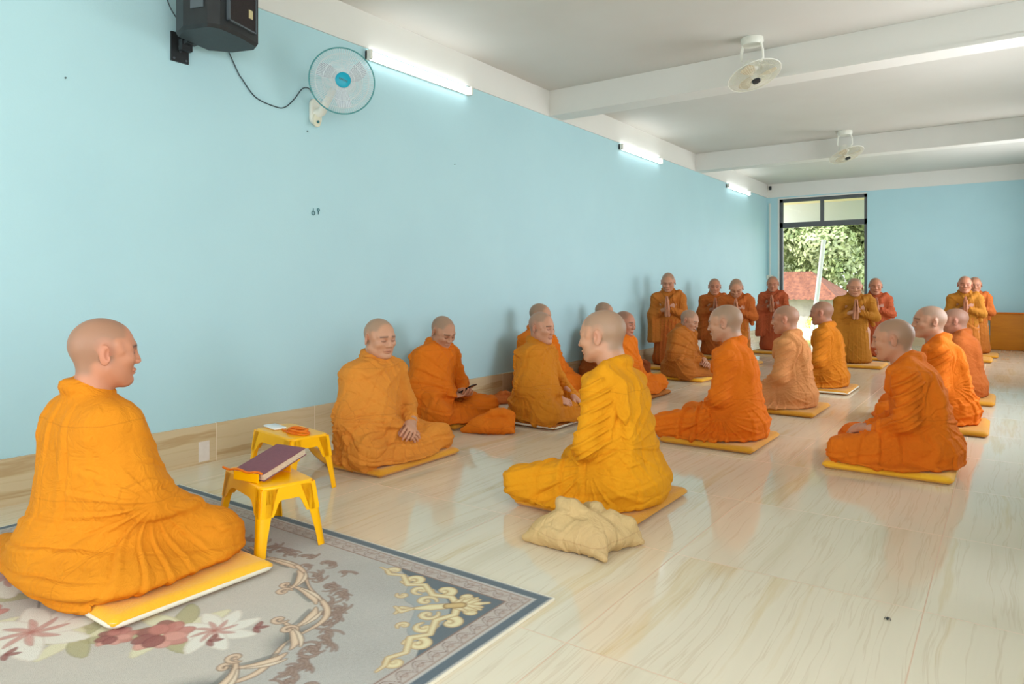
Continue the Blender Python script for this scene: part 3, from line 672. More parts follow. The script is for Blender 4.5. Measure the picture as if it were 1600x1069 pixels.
def kneeling(p, root, res):
    c = 0.045; t = (p['H'] - c) / 1.12; W = p.get('W', 1.0); ln = p.get('lean', 0.0)
    def pt(x, y, z): return np.array([x + ln * max(0, z - 0.4) / 0.6, y * W, c + z * t])
    J = dict(pelvis=pt(0, 0, 0.45), chest=pt(0, 0, 0.72), neck=pt(0.0, 0, 0.885), shl=pt(0, 0.145, 0.80), shr=pt(0, -0.145, 0.80),
             hipl=pt(0, 0.09, 0.42), hipr=pt(0, -0.09, 0.42), knl=pt(0.04, 0.1, 0.06), knr=pt(0.04, -0.1, 0.06), anl=pt(-0.3, 0.1, 0.05), anr=pt(-0.3, -0.1, 0.05),
             ell=pt(0.05, 0.20, 0.60), elr=pt(0.05, -0.19, 0.60), wrl=pt(0.19, 0.016, 0.68), wrr=pt(0.19, -0.016, 0.68))
    J['head'] = np.array([0.035 + ln * 1.1 + p.get('hx', 0), 0, p['H'] - 0.118])
    J['hands'] = [('flat', 1, J['wrr'] + [0, 0.003, 0], (0.42, 0.02, 0.9), (0, -1, 0)), ('flat', -1, J['wrl'] + [0, -0.003, 0], (0.42, -0.02, 0.9), (0, 1, 0))]
    body_mesh(p, J, root, res)
    # lower robe
    f = Field((-0.5, -0.36, 0.0), (0.34, 0.36, pt(0, 0, 0.62)[2]), res)
    f.cap(pt(0, 0, 0.52), pt(0.01, 0, 0.08), 0.122, 0.15, sc=(1, 1.22, 1), k=0.05)
    f.cap(pt(-0.02, 0.08, 0.06), pt(-0.33, 0.09, 0.03), 0.095, 0.07, k=0.06); f.cap(pt(-0.02, -0.08, 0.06), pt(-0.33, -0.09, 0.03), 0.095, 0.07, k=0.06)
    f.D = np.maximum(f.D, 0.047 - f.Z); f.D = np.maximum(f.D, f.Z - pt(0, 0, 0.56)[2])
    V, F = f.mesh(1); V, F = subdivide(V, F); N = vnormals(V, F); sd = p.get('seed', 1)
    h = fan(V, (0.02, 0, 0), (0, 0, 1), 34, 0.013, 1.2, ref=(1, 0, 0), seed=sd, r0=0.03); h += lin(V, (0.4, 0.5, 0.5), 0.07, 0.006, sd + 3)
    V = V + N * h[:, None]; V[:, 2] = np.maximum(V[:, 2], 0.046)
    mesh_obj('lower_robe', V, F, M[p.get('robe2', p['robe'])], root)
    # upper robe: bound over the left shoulder, hanging over the right arm
    f = Field((-0.34, -0.42, pt(0, 0, 0.12)[2]), (0.42, 0.42, J['neck'][2] + 0.1), res)
    f.cap(pt(-0.005, 0, 0.45), pt(0, 0, 0.73), 0.13, 0.112, sc=(1, 1.2, 1), k=0.05)
    f.cap(J['shr'], J['shl'], 0.06, k=0.06); f.cap(pt(0, 0, 0.79), J['neck'], 0.095, 0.062, k=0.05)
    for s in (-1, 1): f.cap(pt(-0.01, s * 0.03, 0.87), J['sh' + ('l' if s > 0 else 'r')], 0.045, 0.06, k=0.05)
    f.cap(J['shl'], J['ell'], 0.058, 0.054, k=0.04); f.cap(J['ell'], J['wrl'] * 0.8 + J['ell'] * 0.2, 0.052, 0.04, k=0.025)
    f.cap(J['shr'], J['elr'], 0.058, 0.056, k=0.04); f.cap(J['elr'], J['wrr'] * 0.55 + J['elr'] * 0.45, 0.05, 0.045, k=0.03)
    drop = p.get('drop', 0.24)
    f.cap(J['elr'] + [0.0, 0, 0], pt(0.02, -0.18, drop), 0.052, 0.066, sc=(1.25, 0.8, 1), k=0.06)
    f.cap(pt(0.06, -0.17, 0.6), pt(0.06, -0.17, drop), 0.055, 0.06, sc=(1, 0.9, 1), k=0.05)
    f.cap(pt(-0.03, -0.1, 0.45), pt(-0.02, -0.1, drop), 0.13, 0.15, k=0.05)
    f.chain([(*pt(0.12, -0.10, 0.66), 0.03), (*pt(0.11, 0.05, 0.79), 0.034), (*pt(0.02, 0.13, 0.875), 0.034), (*pt(-0.08, 0.14, 0.8), 0.034), (*pt(-0.12, 0.14, 0.62), 0.034), (*pt(-0.06, 0.18, 0.5), 0.03)], k=0.02)
    nk = J['neck'] + [0, 0, 0.01]
    f.chain([(nk[0] + 0.064 * math.cos(a) - 0.01, 0.064 * math.sin(a), nk[2] + (0.02 if math.cos(a) < 0 else -0.03 * math.cos(a)), 0.019) for a in [2 * PI * i / 8 for i in range(9)]], k=0.02)
    f.D = np.maximum(f.D, pt(0, 0, drop - 0.03)[2] + 0.25 * (f.Y + 0.1 > 0) * np.clip(f.Y + 0.1, 0, 1) * 2.0 - f.Z)
    V, F = f.mesh(1); V, F = subdivide(V, F); N = vnormals(V, F); P = V.copy(); z = (P[:, 2] - c) / t
    front = sm(P[:, 0], -0.02, 0.07)
    h = fan(P, pt(0.1, 0.12, 0.55), (1, 0, 0), 40, 0.012, 0.45, seed=sd + 1, gate=front)
    h += fan(P, pt(0.03, 0.13, 0.86), (1, 0, 0), 34, 0.008, 0.4, seed=sd + 2)
    h += fan(P, (0, 0, 0), (0, 0, 1), 34, 0.012, 1.0, ref=(1, 0, 0), seed=sd + 4, gate=1 - sm(z, 0.5, 0.6))
    arm = sm(P[:, 1], 0.15, 0.19) * sm(z, 0.5, 0.56); h = h * (1 - arm) + lin(P, (0.5, 0.3, 0.8), 0.034, 0.006, sd + 6, gate=arm)
    V = V + N * h[:, None]
    mesh_obj('robe', V, F, M[p['robe']], root)

# the people: position, facing, height of the head top, robe
A0 = dict(res=0.0085)
ROSTER = [
 ('sit', dict(pos=(1.0, 1.115), face=88, H=0.878, robe='robe_amber', style='cloak', hands='none', res=0.008, seed=3, W=1.0, girth=1.05, drape=1.0, kx=0.32, ky=0.27, hyaw=-0.22, z0=0.0095, extra=[((-0.06, -0.12, 0.09), (-0.02, -0.25, 0.07), 0.16, 0.14, 0.08), ((-0.02, -0.25, 0.07), (0.22, -0.28, 0.06), 0.14, 0.10, 0.08), ((-0.1, 0.15, 0.06), (-0.13, 0.40, 0.05), 0.10, 0.05, 0.06)], hx=0.0, fold=0.9, skin='skin_mid', tone=(1.12, 0.95, 0.9), head=(1.0, 0.93, 1.05), hy=-0.03, cx=0.11, cy=-0.205, csx=0.25, csy=0.28,
   label='elderly shaven man in an amber robe seen from behind, seated on the patterned rug')),
 ('sit', dict(pos=(0.56, 2.87), face=0, H=0.82, robe='robe_honey', style='cloak_r', hands='lap', res=0.008, seed=8, W=1.05, girth=1.05, hyaw=-0.12, pitch=0.10, fold=1.5, J=dict(wrl=(0.225, 0.05, 0.19), wrr=(0.225, -0.05, 0.19)), jaw=0.12, head=(0.96, 1.04, 1.0), skin='skin_light', cx=0.05,
   label='man in a honey-coloured robe sitting with clasped hands beside the yellow stools')),
 ('sit', dict(pos=(0.09, 3.92), face=-2, H=0.80, robe='robe_orange', style='cloak_r', hands='phone', res=0.009, seed=11, fold=1.5, pitch=0.42, hx=0.0, lean=0.03, hyaw=-0.15, kx=0.30, J=dict(wrl=(0.24, 0.05, 0.22), wrr=(0.22, -0.06, 0.22), ell=(0.07, 0.21, 0.27)), skin='skin_mid', cx=0.07,
   label='bright orange robed man against the blue wall, bent over a phone')),
 ('sit', dict(pos=(0.11, 5.28), face=0, H=0.855, robe='robe_orange', style='cloak', hands='right', res=0.010, seed=13, pitch=0.1, hyaw=0.05, skin='skin_mid', J=dict(wrr=(0.22, -0.17, 0.2), elr=(0.06, -0.22, 0.28)), cx=0.05,
   label='man by the blue wall mostly hidden behind the seated man with the orange bag')),
 ('sit', dict(pos=(0.69, 4.41), face=2, H=0.81, robe='robe_ochre', style='cloak_r', hands='knee', res=0.009, seed=17, fold=1.4, pitch=0.06, hyaw=-0.1, head=(1.0, 0.98, 1.04), skin='skin_light', tone=(1, 0.96, 0.98), kx=0.27, J=dict(wrl=(0.25, 0.12, 0.18), wrr=(0.22, -0.1, 0.19), ell=(0.06, 0.22, 0.28)), cx=0.04,
   label='grey-haired shaven man in an ochre robe sitting upright beside the orange cloth bag')),
 ('sit', dict(pos=(0.08, 6.54), face=0, H=0.85, robe='robe_rust', style='cloak', hands='none', res=0.011, seed=19, pitch=0.3, skin='skin_mid', cx=0.05,
   label='rust robed man by the wall, only his crown showing above the big foreground head')),
 ('sit', dict(pos=(0.66, 5.88), face=-4, H=0.78, robe='robe_orange', style='cloak_r', hands='none', res=0.011, seed=23, pitch=0.1, hyaw=-0.1, skin='skin_dark', tone=(1.2, 1.1, 1.1), cx=0.05,
   label='man with dark eyebrows, his face just right of the big foreground head')),
 ('sit', dict(pos=(2.14, 2.88), face=180, H=0.892, robe='robe_gold', style='sash', hands='none', res=0.008, seed=29, fold=1.25, W=1.02, girth=1.1, pitch=0.10, hyaw=0.10, jaw=0.25, head=(1.06, 1.06, 1.04), lean=0.04, kx=0.37, ky=0.25, skin='skin_light', tone=(1.02, 1.0, 0.98), cx=0.0,
   label='large man in a golden yellow robe seen from behind, sitting beside the beige bag')),
 ('kneel', dict(pos=(0.18, 8.14), face=-72, H=1.186, robe='robe_brown', robe2='robe_rust', res=0.0115, seed=31, pitch=0.3, skin='skin_mid', tone=(1, 0.9, 0.85), drop=0.30,
   label='praying man kneeling upright in a brown robe, leftmost of the far row')),
 ('sit', dict(pos=(0.64, 7.38), face=-8, H=0.76, robe='robe_brown', style='cloak_r', hands='lap', res=0.011, seed=37, fold=1.4, pitch=0.32, lean=0.05, hx=0.0, J=dict(wrl=(0.25, 0.03, 0.2), wrr=(0.25, -0.06, 0.2)), skin='skin_mid', cx=0.05,
   label='brown robed man sitting in profile on a yellow mat before the leftmost kneeling man')),
 ('kneel', dict(pos=(0.20, 9.75), face=-68, H=1.125, robe='robe_rust', res=0.013, seed=41, pitch=0.1, skin='skin_dark', tone=(1.3, 1.1, 1.0),
   label='praying man in a rust robe, second from the left in the kneeling row')),
 ('kneel', dict(pos=(0.74, 9.02), face=-74, H=1.125, robe='robe_rust', robe2='robe_brown', res=0.012, seed=43, pitch=0.5, hx=0.02, skin='skin_mid', tone=(1, 0.9, 0.85), W=1.08,
   label='praying man in a rust robe with head bowed low, third in the kneeling row')),
 ('kneel', dict(pos=(0.69, 10.95), face=-80, H=1.17, robe='robe_russet', res=0.013, seed=47, pitch=0.14, skin='skin_dark', tone=(1.35, 1.15, 1.05),
   label='praying man in a russet robe kneeling directly before the left edge of the doorway')),
 ('sit', dict(pos=(2.15, 4.52), face=180, H=0.885, robe='robe_flame', style='sash', hands='none', res=0.009, seed=53, fold=1.5, band=0.05, pitch=0.12, hyaw=0.06, jaw=0.15, head=(1.05, 1.05, 1.02), lean=0.02, kx=0.38, ky=0.25, skin='skin_light', cx=0.0,
   label='vivid orange robed man seen from behind in the middle of the hall')),
 ('sit', dict(pos=(2.15, 5.93), face=180, H=0.852, robe='robe_tan', style='sash', hands='none', res=0.010, seed=59, band=0.03, pitch=0.04, hyaw=0.05, skin='skin_mid', tone=(1.1, 0.95, 0.9), kx=0.36, ky=0.25, cx=0.0,
   label='elderly man in a pale tan robe seen from behind, sitting behind the vivid orange robe')),
 ('sit', dict(pos=(2.15, 7.31), face=180, H=0.864, robe='robe_mango', style='sash', hands='none', res=0.011, seed=61, band=0.04, pitch=0.05, skin='skin_dark', tone=(1.15, 1.05, 1.0), kx=0.36, ky=0.24, cx=0.0,
   label='man in a mango robe in profile, sitting between the pale tan robe and the doorway')),
 ('kneel', dict(pos=(2.02, 9.70), face=-76, H=1.118, robe='robe_olive', res=0.0115, seed=67, pitch=0.14, skin='skin_mid', tone=(1, 0.9, 0.85), W=1.2, head=(1.02, 1.06, 1.0),
   label='praying man in an olive-gold robe kneeling before the right side of the doorway')),
 ('kneel', dict(pos=(2.10, 10.84), face=-78, H=1.13, robe='robe_russet', res=0.013, seed=71, pitch=0.08, skin='skin_dark', tone=(1.25, 1.1, 1.0),
   label='praying man in a russet robe right behind the one in the olive-gold robe')),
 ('sit', dict(pos=(3.20, 4.42), face=182, H=0.825, robe='robe_flame', style='sash', hands='lap', res=0.009, seed=73, fold=1.35, band=0.02, pitch=0.1, hyaw=-0.02, hx=0.0, lean=0.08, kx=0.36, ky=0.22, skin='skin_mid', tone=(1.12, 1.02, 0.96), cx=0.06,
   J=dict(wrl=(0.26, 0.07, 0.18), wrr=(0.27, -0.03, 0.18)),
   label='vivid orange robed man in full profile at the right on a bright yellow mat')),
 ('sit', dict(pos=(3.23, 5.88), face=184, H=0.864, robe='robe_flame', style='sash', hands='none', res=0.011, seed=79, band=0.03, hyaw=0.32, head=(1.04, 1.04, 1.0), pitch=-0.02, lean=0.06, skin='skin_mid', kx=0.36, ky=0.24, cx=0.0,
   label='man with heavy eyebrows peering from behind the profile man at the right')),
 ('sit', dict(pos=(3.25, 7.37), face=180, H=0.812, robe='robe_rust', style='sash', hands='none', res=0.012, seed=83, band=0.03, pitch=0.1, skin='skin_dark', tone=(1.1, 1, 1), kx=0.36, ky=0.24, cx=0.0,
   label='man in a rust robe at the back of the right-hand row, seen from behind')),
 ('kneel', dict(pos=(3.128, 11.33), face=-86, H=1.152, robe='robe_olive', robe2='robe_brown', res=0.012, seed=89, pitch=0.05, skin='skin_dark', tone=(1.3, 1.1, 1.0),
   label='praying man in an olive-brown robe at the far right beside the orange partition')),
 ('kneel', dict(pos=(3.215, 12.15), face=-84, H=1.15, robe='robe_rust', robe2='robe_brown', res=0.014, seed=97, pitch=0.1, skin='skin_dark', tone=(1.2, 1.1, 1.0),
   label='man almost fully hidden behind the kneeling man at the far right, one ear showing')),
]
for kind, p in ROSTER: person(kind, p)

# ------------------------------------------------------------------ floor cushions, one under every person
def floor_cushion(x, y, rz, sx, sy, m, label, th=0.042, edge=None, curl=None, z=0.001):
    z0 = z
    nx, ny = 22, 22; V = []; F = []
    def prof(u):  # 1 inside, falls at the rounded rim
        return math.sqrt(max(0.0, 1 - max(0, (abs(u) - 0.93) / 0.07) ** 2))
    for side in (1, 0):
        for j in range(ny + 1):
            for i in range(nx + 1):
                u = -1 + 2 * i / nx; v = -1 + 2 * j / ny
                u2 = math.copysign(abs(u) ** 0.8, u); v2 = math.copysign(abs(v) ** 0.8, v)
                k = min(prof(u2), prof(v2)); z = th / 2 + (th / 2 if side else -th / 2) * (0.18 + 0.82 * k)
                if side: z -= 0.004 * (math.sin(7 * u2 + x) * math.sin(6 * v2 + y) * 0.5 + 0.5) * k
                px, py = u2 * sx / 2, v2 * sy / 2
                rc = max(0, math.hypot(max(0, abs(u2) - 0.9), max(0, abs(v2) - 0.9)) - 0.1) * 0.5
                px -= math.copysign(rc * sx * .5, u2); py -= math.copysign(rc * sy * .5, v2)
                if curl:
                    w = max(0, (u2 * curl[0] + v2 * curl[1]) - 1.15) ; z += w * w * curl[2]
                V.append((px, py, z))
    n = (nx + 1) * (ny + 1)
    for j in range(ny):
        for i in range(nx):
            a = j * (nx + 1) + i; F.append((a, a + 1, a + nx + 2, a + nx + 1)); F.append((n + a, n + a + nx + 1, n + a + nx + 2, n + a + 1))
    rim = [i for i in range(nx + 1)] + [(nx + 1) * j + nx for j in range(1, ny + 1)] + [(nx + 1) * ny + i for i in range(nx - 1, -1, -1)] + [(nx + 1) * j for j in range(ny - 1, 0, -1)]
    for a, b in zip(rim, rim[1:] + rim[:1]): F.append((a, n + a, n + b, b))
    root = empty('floor_cushion', (x, y, z0), math.radians(rz)); tag(root, label, 'cushion', 'floor cushions under the monks')
    mesh_obj('cushion_cover', V, F, m, root)
    em = M[edge] if edge else m
    e = MB(); a, b = sx / 2 - 0.004, sy / 2 - 0.004; r = 0.03; pts = []
    for cx, cy, a0 in ((a - r, b - r, 0), (-a + r, b - r, 90), (-a + r, -b + r, 180), (a - r, -b + r, 270)):
        for i in range(5): t = math.radians(a0 + 22.5 * i); pts.append((cx + r * math.cos(t), cy + r * math.sin(t), th * (0.5 if not edge else 0.42)))
    if not curl: autosmooth(e.tube(pts, 0.005 if not edge else 0.0085, 6, closed=True).build('piping', em, root), 80)
    return root
CU = [
 (1.205, 1.228, 0, 0.60, 0.545, 'cushion_bright', 'yellow cushion with a white edge on the rug under the elderly man', dict(edge='piping', z=0.0098)),
 (0.635, 2.88, 1.5, 0.58, 0.68, 'cushion_yellow', 'mustard cushion with one curled corner under the honey-coloured robe', dict(curl=(-1, -1, 0.12))),
 (0.17, 4.02, 0, 0.58, 0.62, 'cushion_yellow', 'mustard cushion by the wall under the man with the phone', {}),
 (0.17, 5.30, 0, 0.58, 0.64, 'cushion_yellow', 'mustard cushion by the wall behind the ochre-robed man', {}),
 (0.74, 4.41, 0, 0.58, 0.60, 'cushion_brown', 'brown cushion with a white edge beside the orange cloth bag', dict(edge='piping')),
 (0.17, 6.54, 0, 0.58, 0.62, 'cushion_yellow', 'mustard cushion by the wall under the rust-robed man behind the big head', {}),
 (0.73, 5.88, 0, 0.60, 0.62, 'cushion_brown', 'brown mat sticking out under the knee right of the foreground golden robe', {}),
 (2.04, 2.91, 0, 0.60, 0.62, 'cushion_yellow', 'mustard cushion under the golden yellow robe beside the beige bag', {}),
 (0.19, 8.12, 0, 0.52, 0.60, 'cushion_yellow', 'mustard cushion by the wall under the leftmost kneeling man', {}),
 (0.70, 7.38, -4, 0.66, 0.60, 'cushion_bright', 'bright yellow mat under the brown-robed man sitting in profile', {}),
 (0.21, 9.73, 0, 0.50, 0.60, 'cushion_yellow', 'mustard cushion under the second kneeling man from the left', {}),
 (0.76, 9.02, 0, 0.50, 0.56, 'cushion_yellow', 'mustard cushion under the kneeling man with bowed head', {}),
 (0.72, 10.95, 0, 0.60, 0.60, 'cushion_yellow', 'mustard cushion under the kneeling man at the left edge of the doorway', {}),
 (2.06, 4.50, 0, 0.60, 0.62, 'cushion_yellow', 'mustard cushion under the vivid orange robe in the middle of the hall', {}),
 (2.10, 5.93, 0, 0.60, 0.62, 'cushion_yellow', 'mustard cushion under the pale tan robe', {}),
 (2.10, 7.31, 0, 0.60, 0.62, 'cushion_yellow', 'mustard cushion with a pale edge under the mango robe', dict(edge='piping')),
 (2.06, 9.72, 0, 0.62, 0.60, 'cushion_yellow', 'mustard cushion under the olive-gold robe before the doorway', {}),
 (2.14, 10.84, 0, 0.60, 0.60, 'cushion_yellow', 'mustard cushion under the russet robe behind the olive-gold one', {}),
 (3.06, 4.43, 0, 0.62, 0.62, 'cushion_bright', 'bright yellow mat under the man in full profile at the right', {}),
 (3.19, 5.86, 0, 0.60, 0.62, 'cushion_yellow', 'mustard cushion behind the bright yellow mat at the right', {}),
 (3.21, 7.33, 0, 0.60, 0.62, 'cushion_yellow', 'mustard cushion farthest back in the right-hand seated row', {}),
 (3.16, 11.33, 0, 0.56, 0.56, 'cushion_yellow', 'mustard cushion under the kneeling man beside the orange partition', {}),
 (3.22, 12.10, 0, 0.56, 0.56, 'cushion_yellow', 'mustard cushion farthest away at the right, nearest the orange partition', {}),
]
for x, y, rz, sx, sy, mm, lab, kw in CU: floor_cushion(x, y, rz, sx, sy, M[mm], lab, **kw)

# ------------------------------------------------------------------ plastic stools
def stool(name_label, x, y, rz, h=0.275, z=0.001):
    root = empty('plastic_stool', (x, y, z), rz); tag(root, name_label, 'stool', 'small yellow plastic stools')
    a, b = 0.195, 0.105
    s = MB(); s.rbox(-a, a, -b, b, h - 0.022, h, r=0.035, seg=5, zr=0.010)
    autosmooth(s.build('seat', M['yellow_plastic'], root), 50)
    # aprons: arched sides with thickness
    sp = 0.030
    def wall_pt(side, u, z, inset=0.0):
        k = (h - z) / h; A = a + sp * k - inset; B = b + sp * k - inset
        return {0: (u * A, -B, z), 1: (A, u * B, z), 2: (-u * A, B, z), 3: (-A, -u * B, z)}[side]
    for side in range(4):
        n = 24; top = []; bot = []; hw = (a, b)[side % 2]; lim = 1 - 0.05 / hw
        V = []; F = []
        for i in range(n + 1):
            u = -0.96 + 1.92 * i / n
            e = abs(u) / lim; zb = h - 0.055 - (0.055 * max(0, (e - 0.55) / 0.45) ** 2.2 if e < 1 else 0.055)
            for ins in (0.0, 0.004): V.append(wall_pt(side, u, h - 0.008, ins)); V.append(wall_pt(side, u, max(zb, h - 0.11), ins))
        for i in range(n):
            q = i * 4; r = q + 4
            F += [(q, q + 1, r + 1, r), (q + 2, r + 2, r + 3, q + 3), (q + 1, q + 3, r + 3, r + 1), (q, r, r + 2, q + 2)]
        F += [(0, 2, 3, 1), (n * 4, n * 4 + 1, n * 4 + 3, n * 4 + 2)]
        autosmooth(mesh_obj('apron', V, F, M['yellow_plastic'], root), 50)
    for sx in (-1, 1):
        for sy in (-1, 1):
            l = MB(); rings = []
            for z, w in ((h - 0.012, 0.062), (h - 0.06, 0.052), (h - 0.12, 0.042), (0.06, 0.034), (0.0, 0.032)):
                k = (h - z) / h; A = a + sp * k; B = b + sp * k; t = 0.005; r = 0.02
                out = [(A - w, B), (A - r, B)] + [(A - r + r * math.sin(t2), B - r + r * math.cos(t2)) for t2 in (PI / 8, PI / 4, 3 * PI / 8)] + [(A, B - r), (A, B - w)]
                inn = [(A - t, B - w), (A - t, B - r), (A - r + (r - t) * math.sin(PI / 4), B - r + (r - t) * math.cos(PI / 4)), (A - r, B - t), (A - w, B - t)]
                rings.append([Vector((sx * px, sy * py, z)) for px, py in out + inn])
            if sx * sy > 0: rings = [r[::-1] for r in rings]
            l.loft(rings[::-1]); autosmooth(l.build('leg', M['yellow_plastic'], root), 50)
    return root
ST1 = (1.19, 1.70, -0.24); ST2 = (0.61, 2.24, -0.16)
stool('yellow plastic stool standing on the rug with a red-brown book on it', *ST1, h=0.25, z=0.0098)
stool('yellow plastic stool standing on the tiles behind the one with the book', *ST2, h=0.268)
# book on the near stool, its low end held by a small orange rest
bk = empty('closed_book', (1.205, 1.70, 0.281), math.radians(98)); tag(bk, 'closed book with a red-brown cover leaning on a rest on the near stool', 'book')
tilt = Matrix.Rotation(math.radians(-14), 3, 'Y')
L2, W2 = 0.115, 0.080
c = MB(); c.rbox(-L2, L2, -W2, W2, 0.026, 0.0295, r=0.004, seg=2, rot=tilt, at=(0.0, 0, 0.012)); c.rbox(-L2, L2, -W2, W2, 0.0, 0.003, r=0.004, seg=2, rot=tilt, at=(0, 0, 0.012)); c.box(-L2, L2, W2 - 0.004, W2, 0.001, 0.028, rot=tilt, at=(0, 0, 0.012))
c.build('book_cover', M['book_cover'], bk)
c = MB(); c.box(-L2 + 0.004, L2 - 0.004, -W2 + 0.004, W2 - 0.004, 0.003, 0.026, rot=tilt, at=(0, 0, 0.012)); c.build('pages', M['paper'], bk)
rs = empty('book_rest', (1.205, 1.70, 0.2612), math.radians(98)); tag(rs, 'small orange book rest with a tasselled cord holding the tilted book', 'book rest')
c = MB(); c.box(-0.10, 0.09, -0.062, 0.062, 0.026, 0.029, rot=tilt); c.box(-0.128, -0.124, -0.066, 0.066, 0.0, 0.034); c.box(-0.125, -0.095, -0.062, 0.062, 0, 0.003); c.box(0.05, 0.054, -0.05, 0.05, 0.0, 0.037); c.build('rest_plate', M['yellow_plastic'], rs)
c = MB(); c.tube([(-0.128, -0.085 + 0.021 * i, 0.038 + 0.004 * math.sin(i * 1.3)) for i in range(11)], 0.0045, 6); autosmooth(c.build('tassel_cord', M['orange_cord'], rs), 80)
# things on the second stool
ph = empty('white_phone', (0.485, 2.235, 0.2705), -0.2); tag(ph, 'white phone lying on the far end of the second stool', 'phone')
c = MB(); c.rbox(-0.068, 0.068, -0.034, 0.034, 0, 0.009, r=0.008, seg=3, zr=0.003); autosmooth(c.build('phone_body', M['phone_white'], ph), 60)
cd = MB()
for k, (rx, ry, z) in enumerate(((0.075, 0.035, 0.005), (0.068, 0.030, 0.013), (0.06, 0.036, 0.020))):
    cd.tube([(0.70 + rx * math.cos(a + k) , 2.215 + ry * math.sin(a + k), 0.2705 + z + 0.002 * math.sin(3 * a)) for a in [2 * PI * i / 26 for i in range(26)]], 0.0052, 6, closed=True)
cd.tube([(0.63, 2.212, 0.2755), (0.60, 2.205, 0.2745), (0.57, 2.22, 0.2745)], 0.005, 6)
tag(autosmooth(cd.build('cord_coil', M['orange_cord']), 80), 'coiled orange cord lying on the second stool beside the white phone', 'cord')
# phone held by the man at the wall
hp = empty('held_phone', (0.415, 3.912, 0.262), 0.1); tag(hp, 'dark phone held by the bright orange robed man at the wall', 'phone')
c = MB(); c.rbox(-0.07, 0.07, -0.036, 0.036, 0, 0.009, r=0.008, seg=3, zr=0.003, rot=Matrix.Rotation(-0.5, 3, 'Y')); autosmooth(c.build('phone_body', M['phone_black'], hp), 60)

# ------------------------------------------------------------------ cloth bags
def bag(name, label, cat, x, y, rz, m, s=1.0, seed=1, res=0.006, shape=0):
    f = Field((-0.3, -0.24, -0.01), (0.3, 0.24, 0.24), res)
    if shape == 0:
        f.ell((0, 0, 0.045), (0.17, 0.115, 0.06), k=0.03)
        for px, py in ((0.215, 0.03), (0.10, -0.155), (-0.20, -0.02), (-0.08, 0.135), (0.12, 0.12)): f.cap((px * 0.4, py * 0.4, 0.05), (px, py, 0.016), 0.06, 0.012, k=0.05)
        f.chain([(0.10, -0.06, 0.07, 0.03), (0.04, -0.03, 0.10, 0.028), (-0.03, 0.0, 0.135, 0.026), (-0.075, 0.02, 0.14, 0.02), (-0.06, -0.02, 0.10, 0.03), (-0.01, -0.05, 0.075, 0.03)], k=0.012)
        f.chain([(0.06, -0.045, 0.085, 0.02), (0.11, 0.0, 0.10, 0.028), (0.17, 0.03, 0.075, 0.026), (0.2, 0.05, 0.03, 0.015)], k=0.012)
        f.chain([(0.05, -0.04, 0.09, 0.02), (0.05, 0.03, 0.12, 0.026), (0.02, 0.09, 0.1, 0.028)], k=0.014)
    else:
        f.ell((0, 0, 0.05), (0.15, 0.11, 0.065), k=0.03)
        for px, py in ((-0.2, -0.03), (0.17, -0.06), (0.16, 0.08), (-0.1, 0.1)): f.cap((px * 0.4, py * 0.4, 0.05), (px, py, 0.02), 0.06, 0.016, k=0.05)
        f.chain([(-0.05, 0.0, 0.10, 0.03), (0.02, -0.03, 0.14, 0.03), (0.09, -0.02, 0.15, 0.03), (0.14, 0.0, 0.12, 0.035), (0.15, -0.03, 0.07, 0.03)], k=0.014)
        f.chain([(-0.02, 0.06, 0.10, 0.028), (0.05, 0.05, 0.14, 0.03), (0.12, 0.04, 0.13, 0.026)], k=0.014)
    f.D = np.maximum(f.D, 0.001 - f.Z)
    V, F = f.mesh(1); N = vnormals(V, F)
    h = fan(V, (0.05, -0.04, 0.1), (0.1, 0.1, 1), 22, 0.007, 0.25, ref=(1, 0, 0), seed=seed) + lin(V, (0.4, 1, 0.3), 0.06, 0.003, seed + 1)
    V = V + N * h[:, None]; V[:, 2] = np.maximum(V[:, 2], 0.0)
    o = mesh_obj(name, V * s, F, m); o.location = (x, y, 0.001); o.rotation_euler = (0, 0, math.radians(rz))
    return tag(o, label, cat)
bag('cloth_bag', 'knotted beige cloth bag lying on the tiles beside the golden yellow robe', 'bag', 2.235, 2.36, 22, M['beige_cloth'], 1.08, 2)
bag('cloth_bag', 'bright orange cloth bag lying at the knee of the ochre-robed man', 'bag', 0.69, 3.82, 32, M['robe_orange'], 0.95, 5, shape=1)
bag('cloth_bag', 'small dark orange cloth bundle against the wall skirting left of the ochre robe', 'bag', 0.04, 4.80, 60, M['robe_rust'], 0.62, 7, 0.009, shape=1)
bag('cloth_bag', 'terracotta cloth bag against the wall skirting before the leftmost kneeling man', 'bag', 0.10, 7.38, 20, M['terracotta'], 0.95, 9, 0.010, shape=1)
bag('cloth_bag', 'small folded yellow cloth bundle before the knees of the profile man at the right', 'bag', 2.78, 4.78, 10, M['cushion_yellow'], 0.6, 11, 0.010, shape=1)

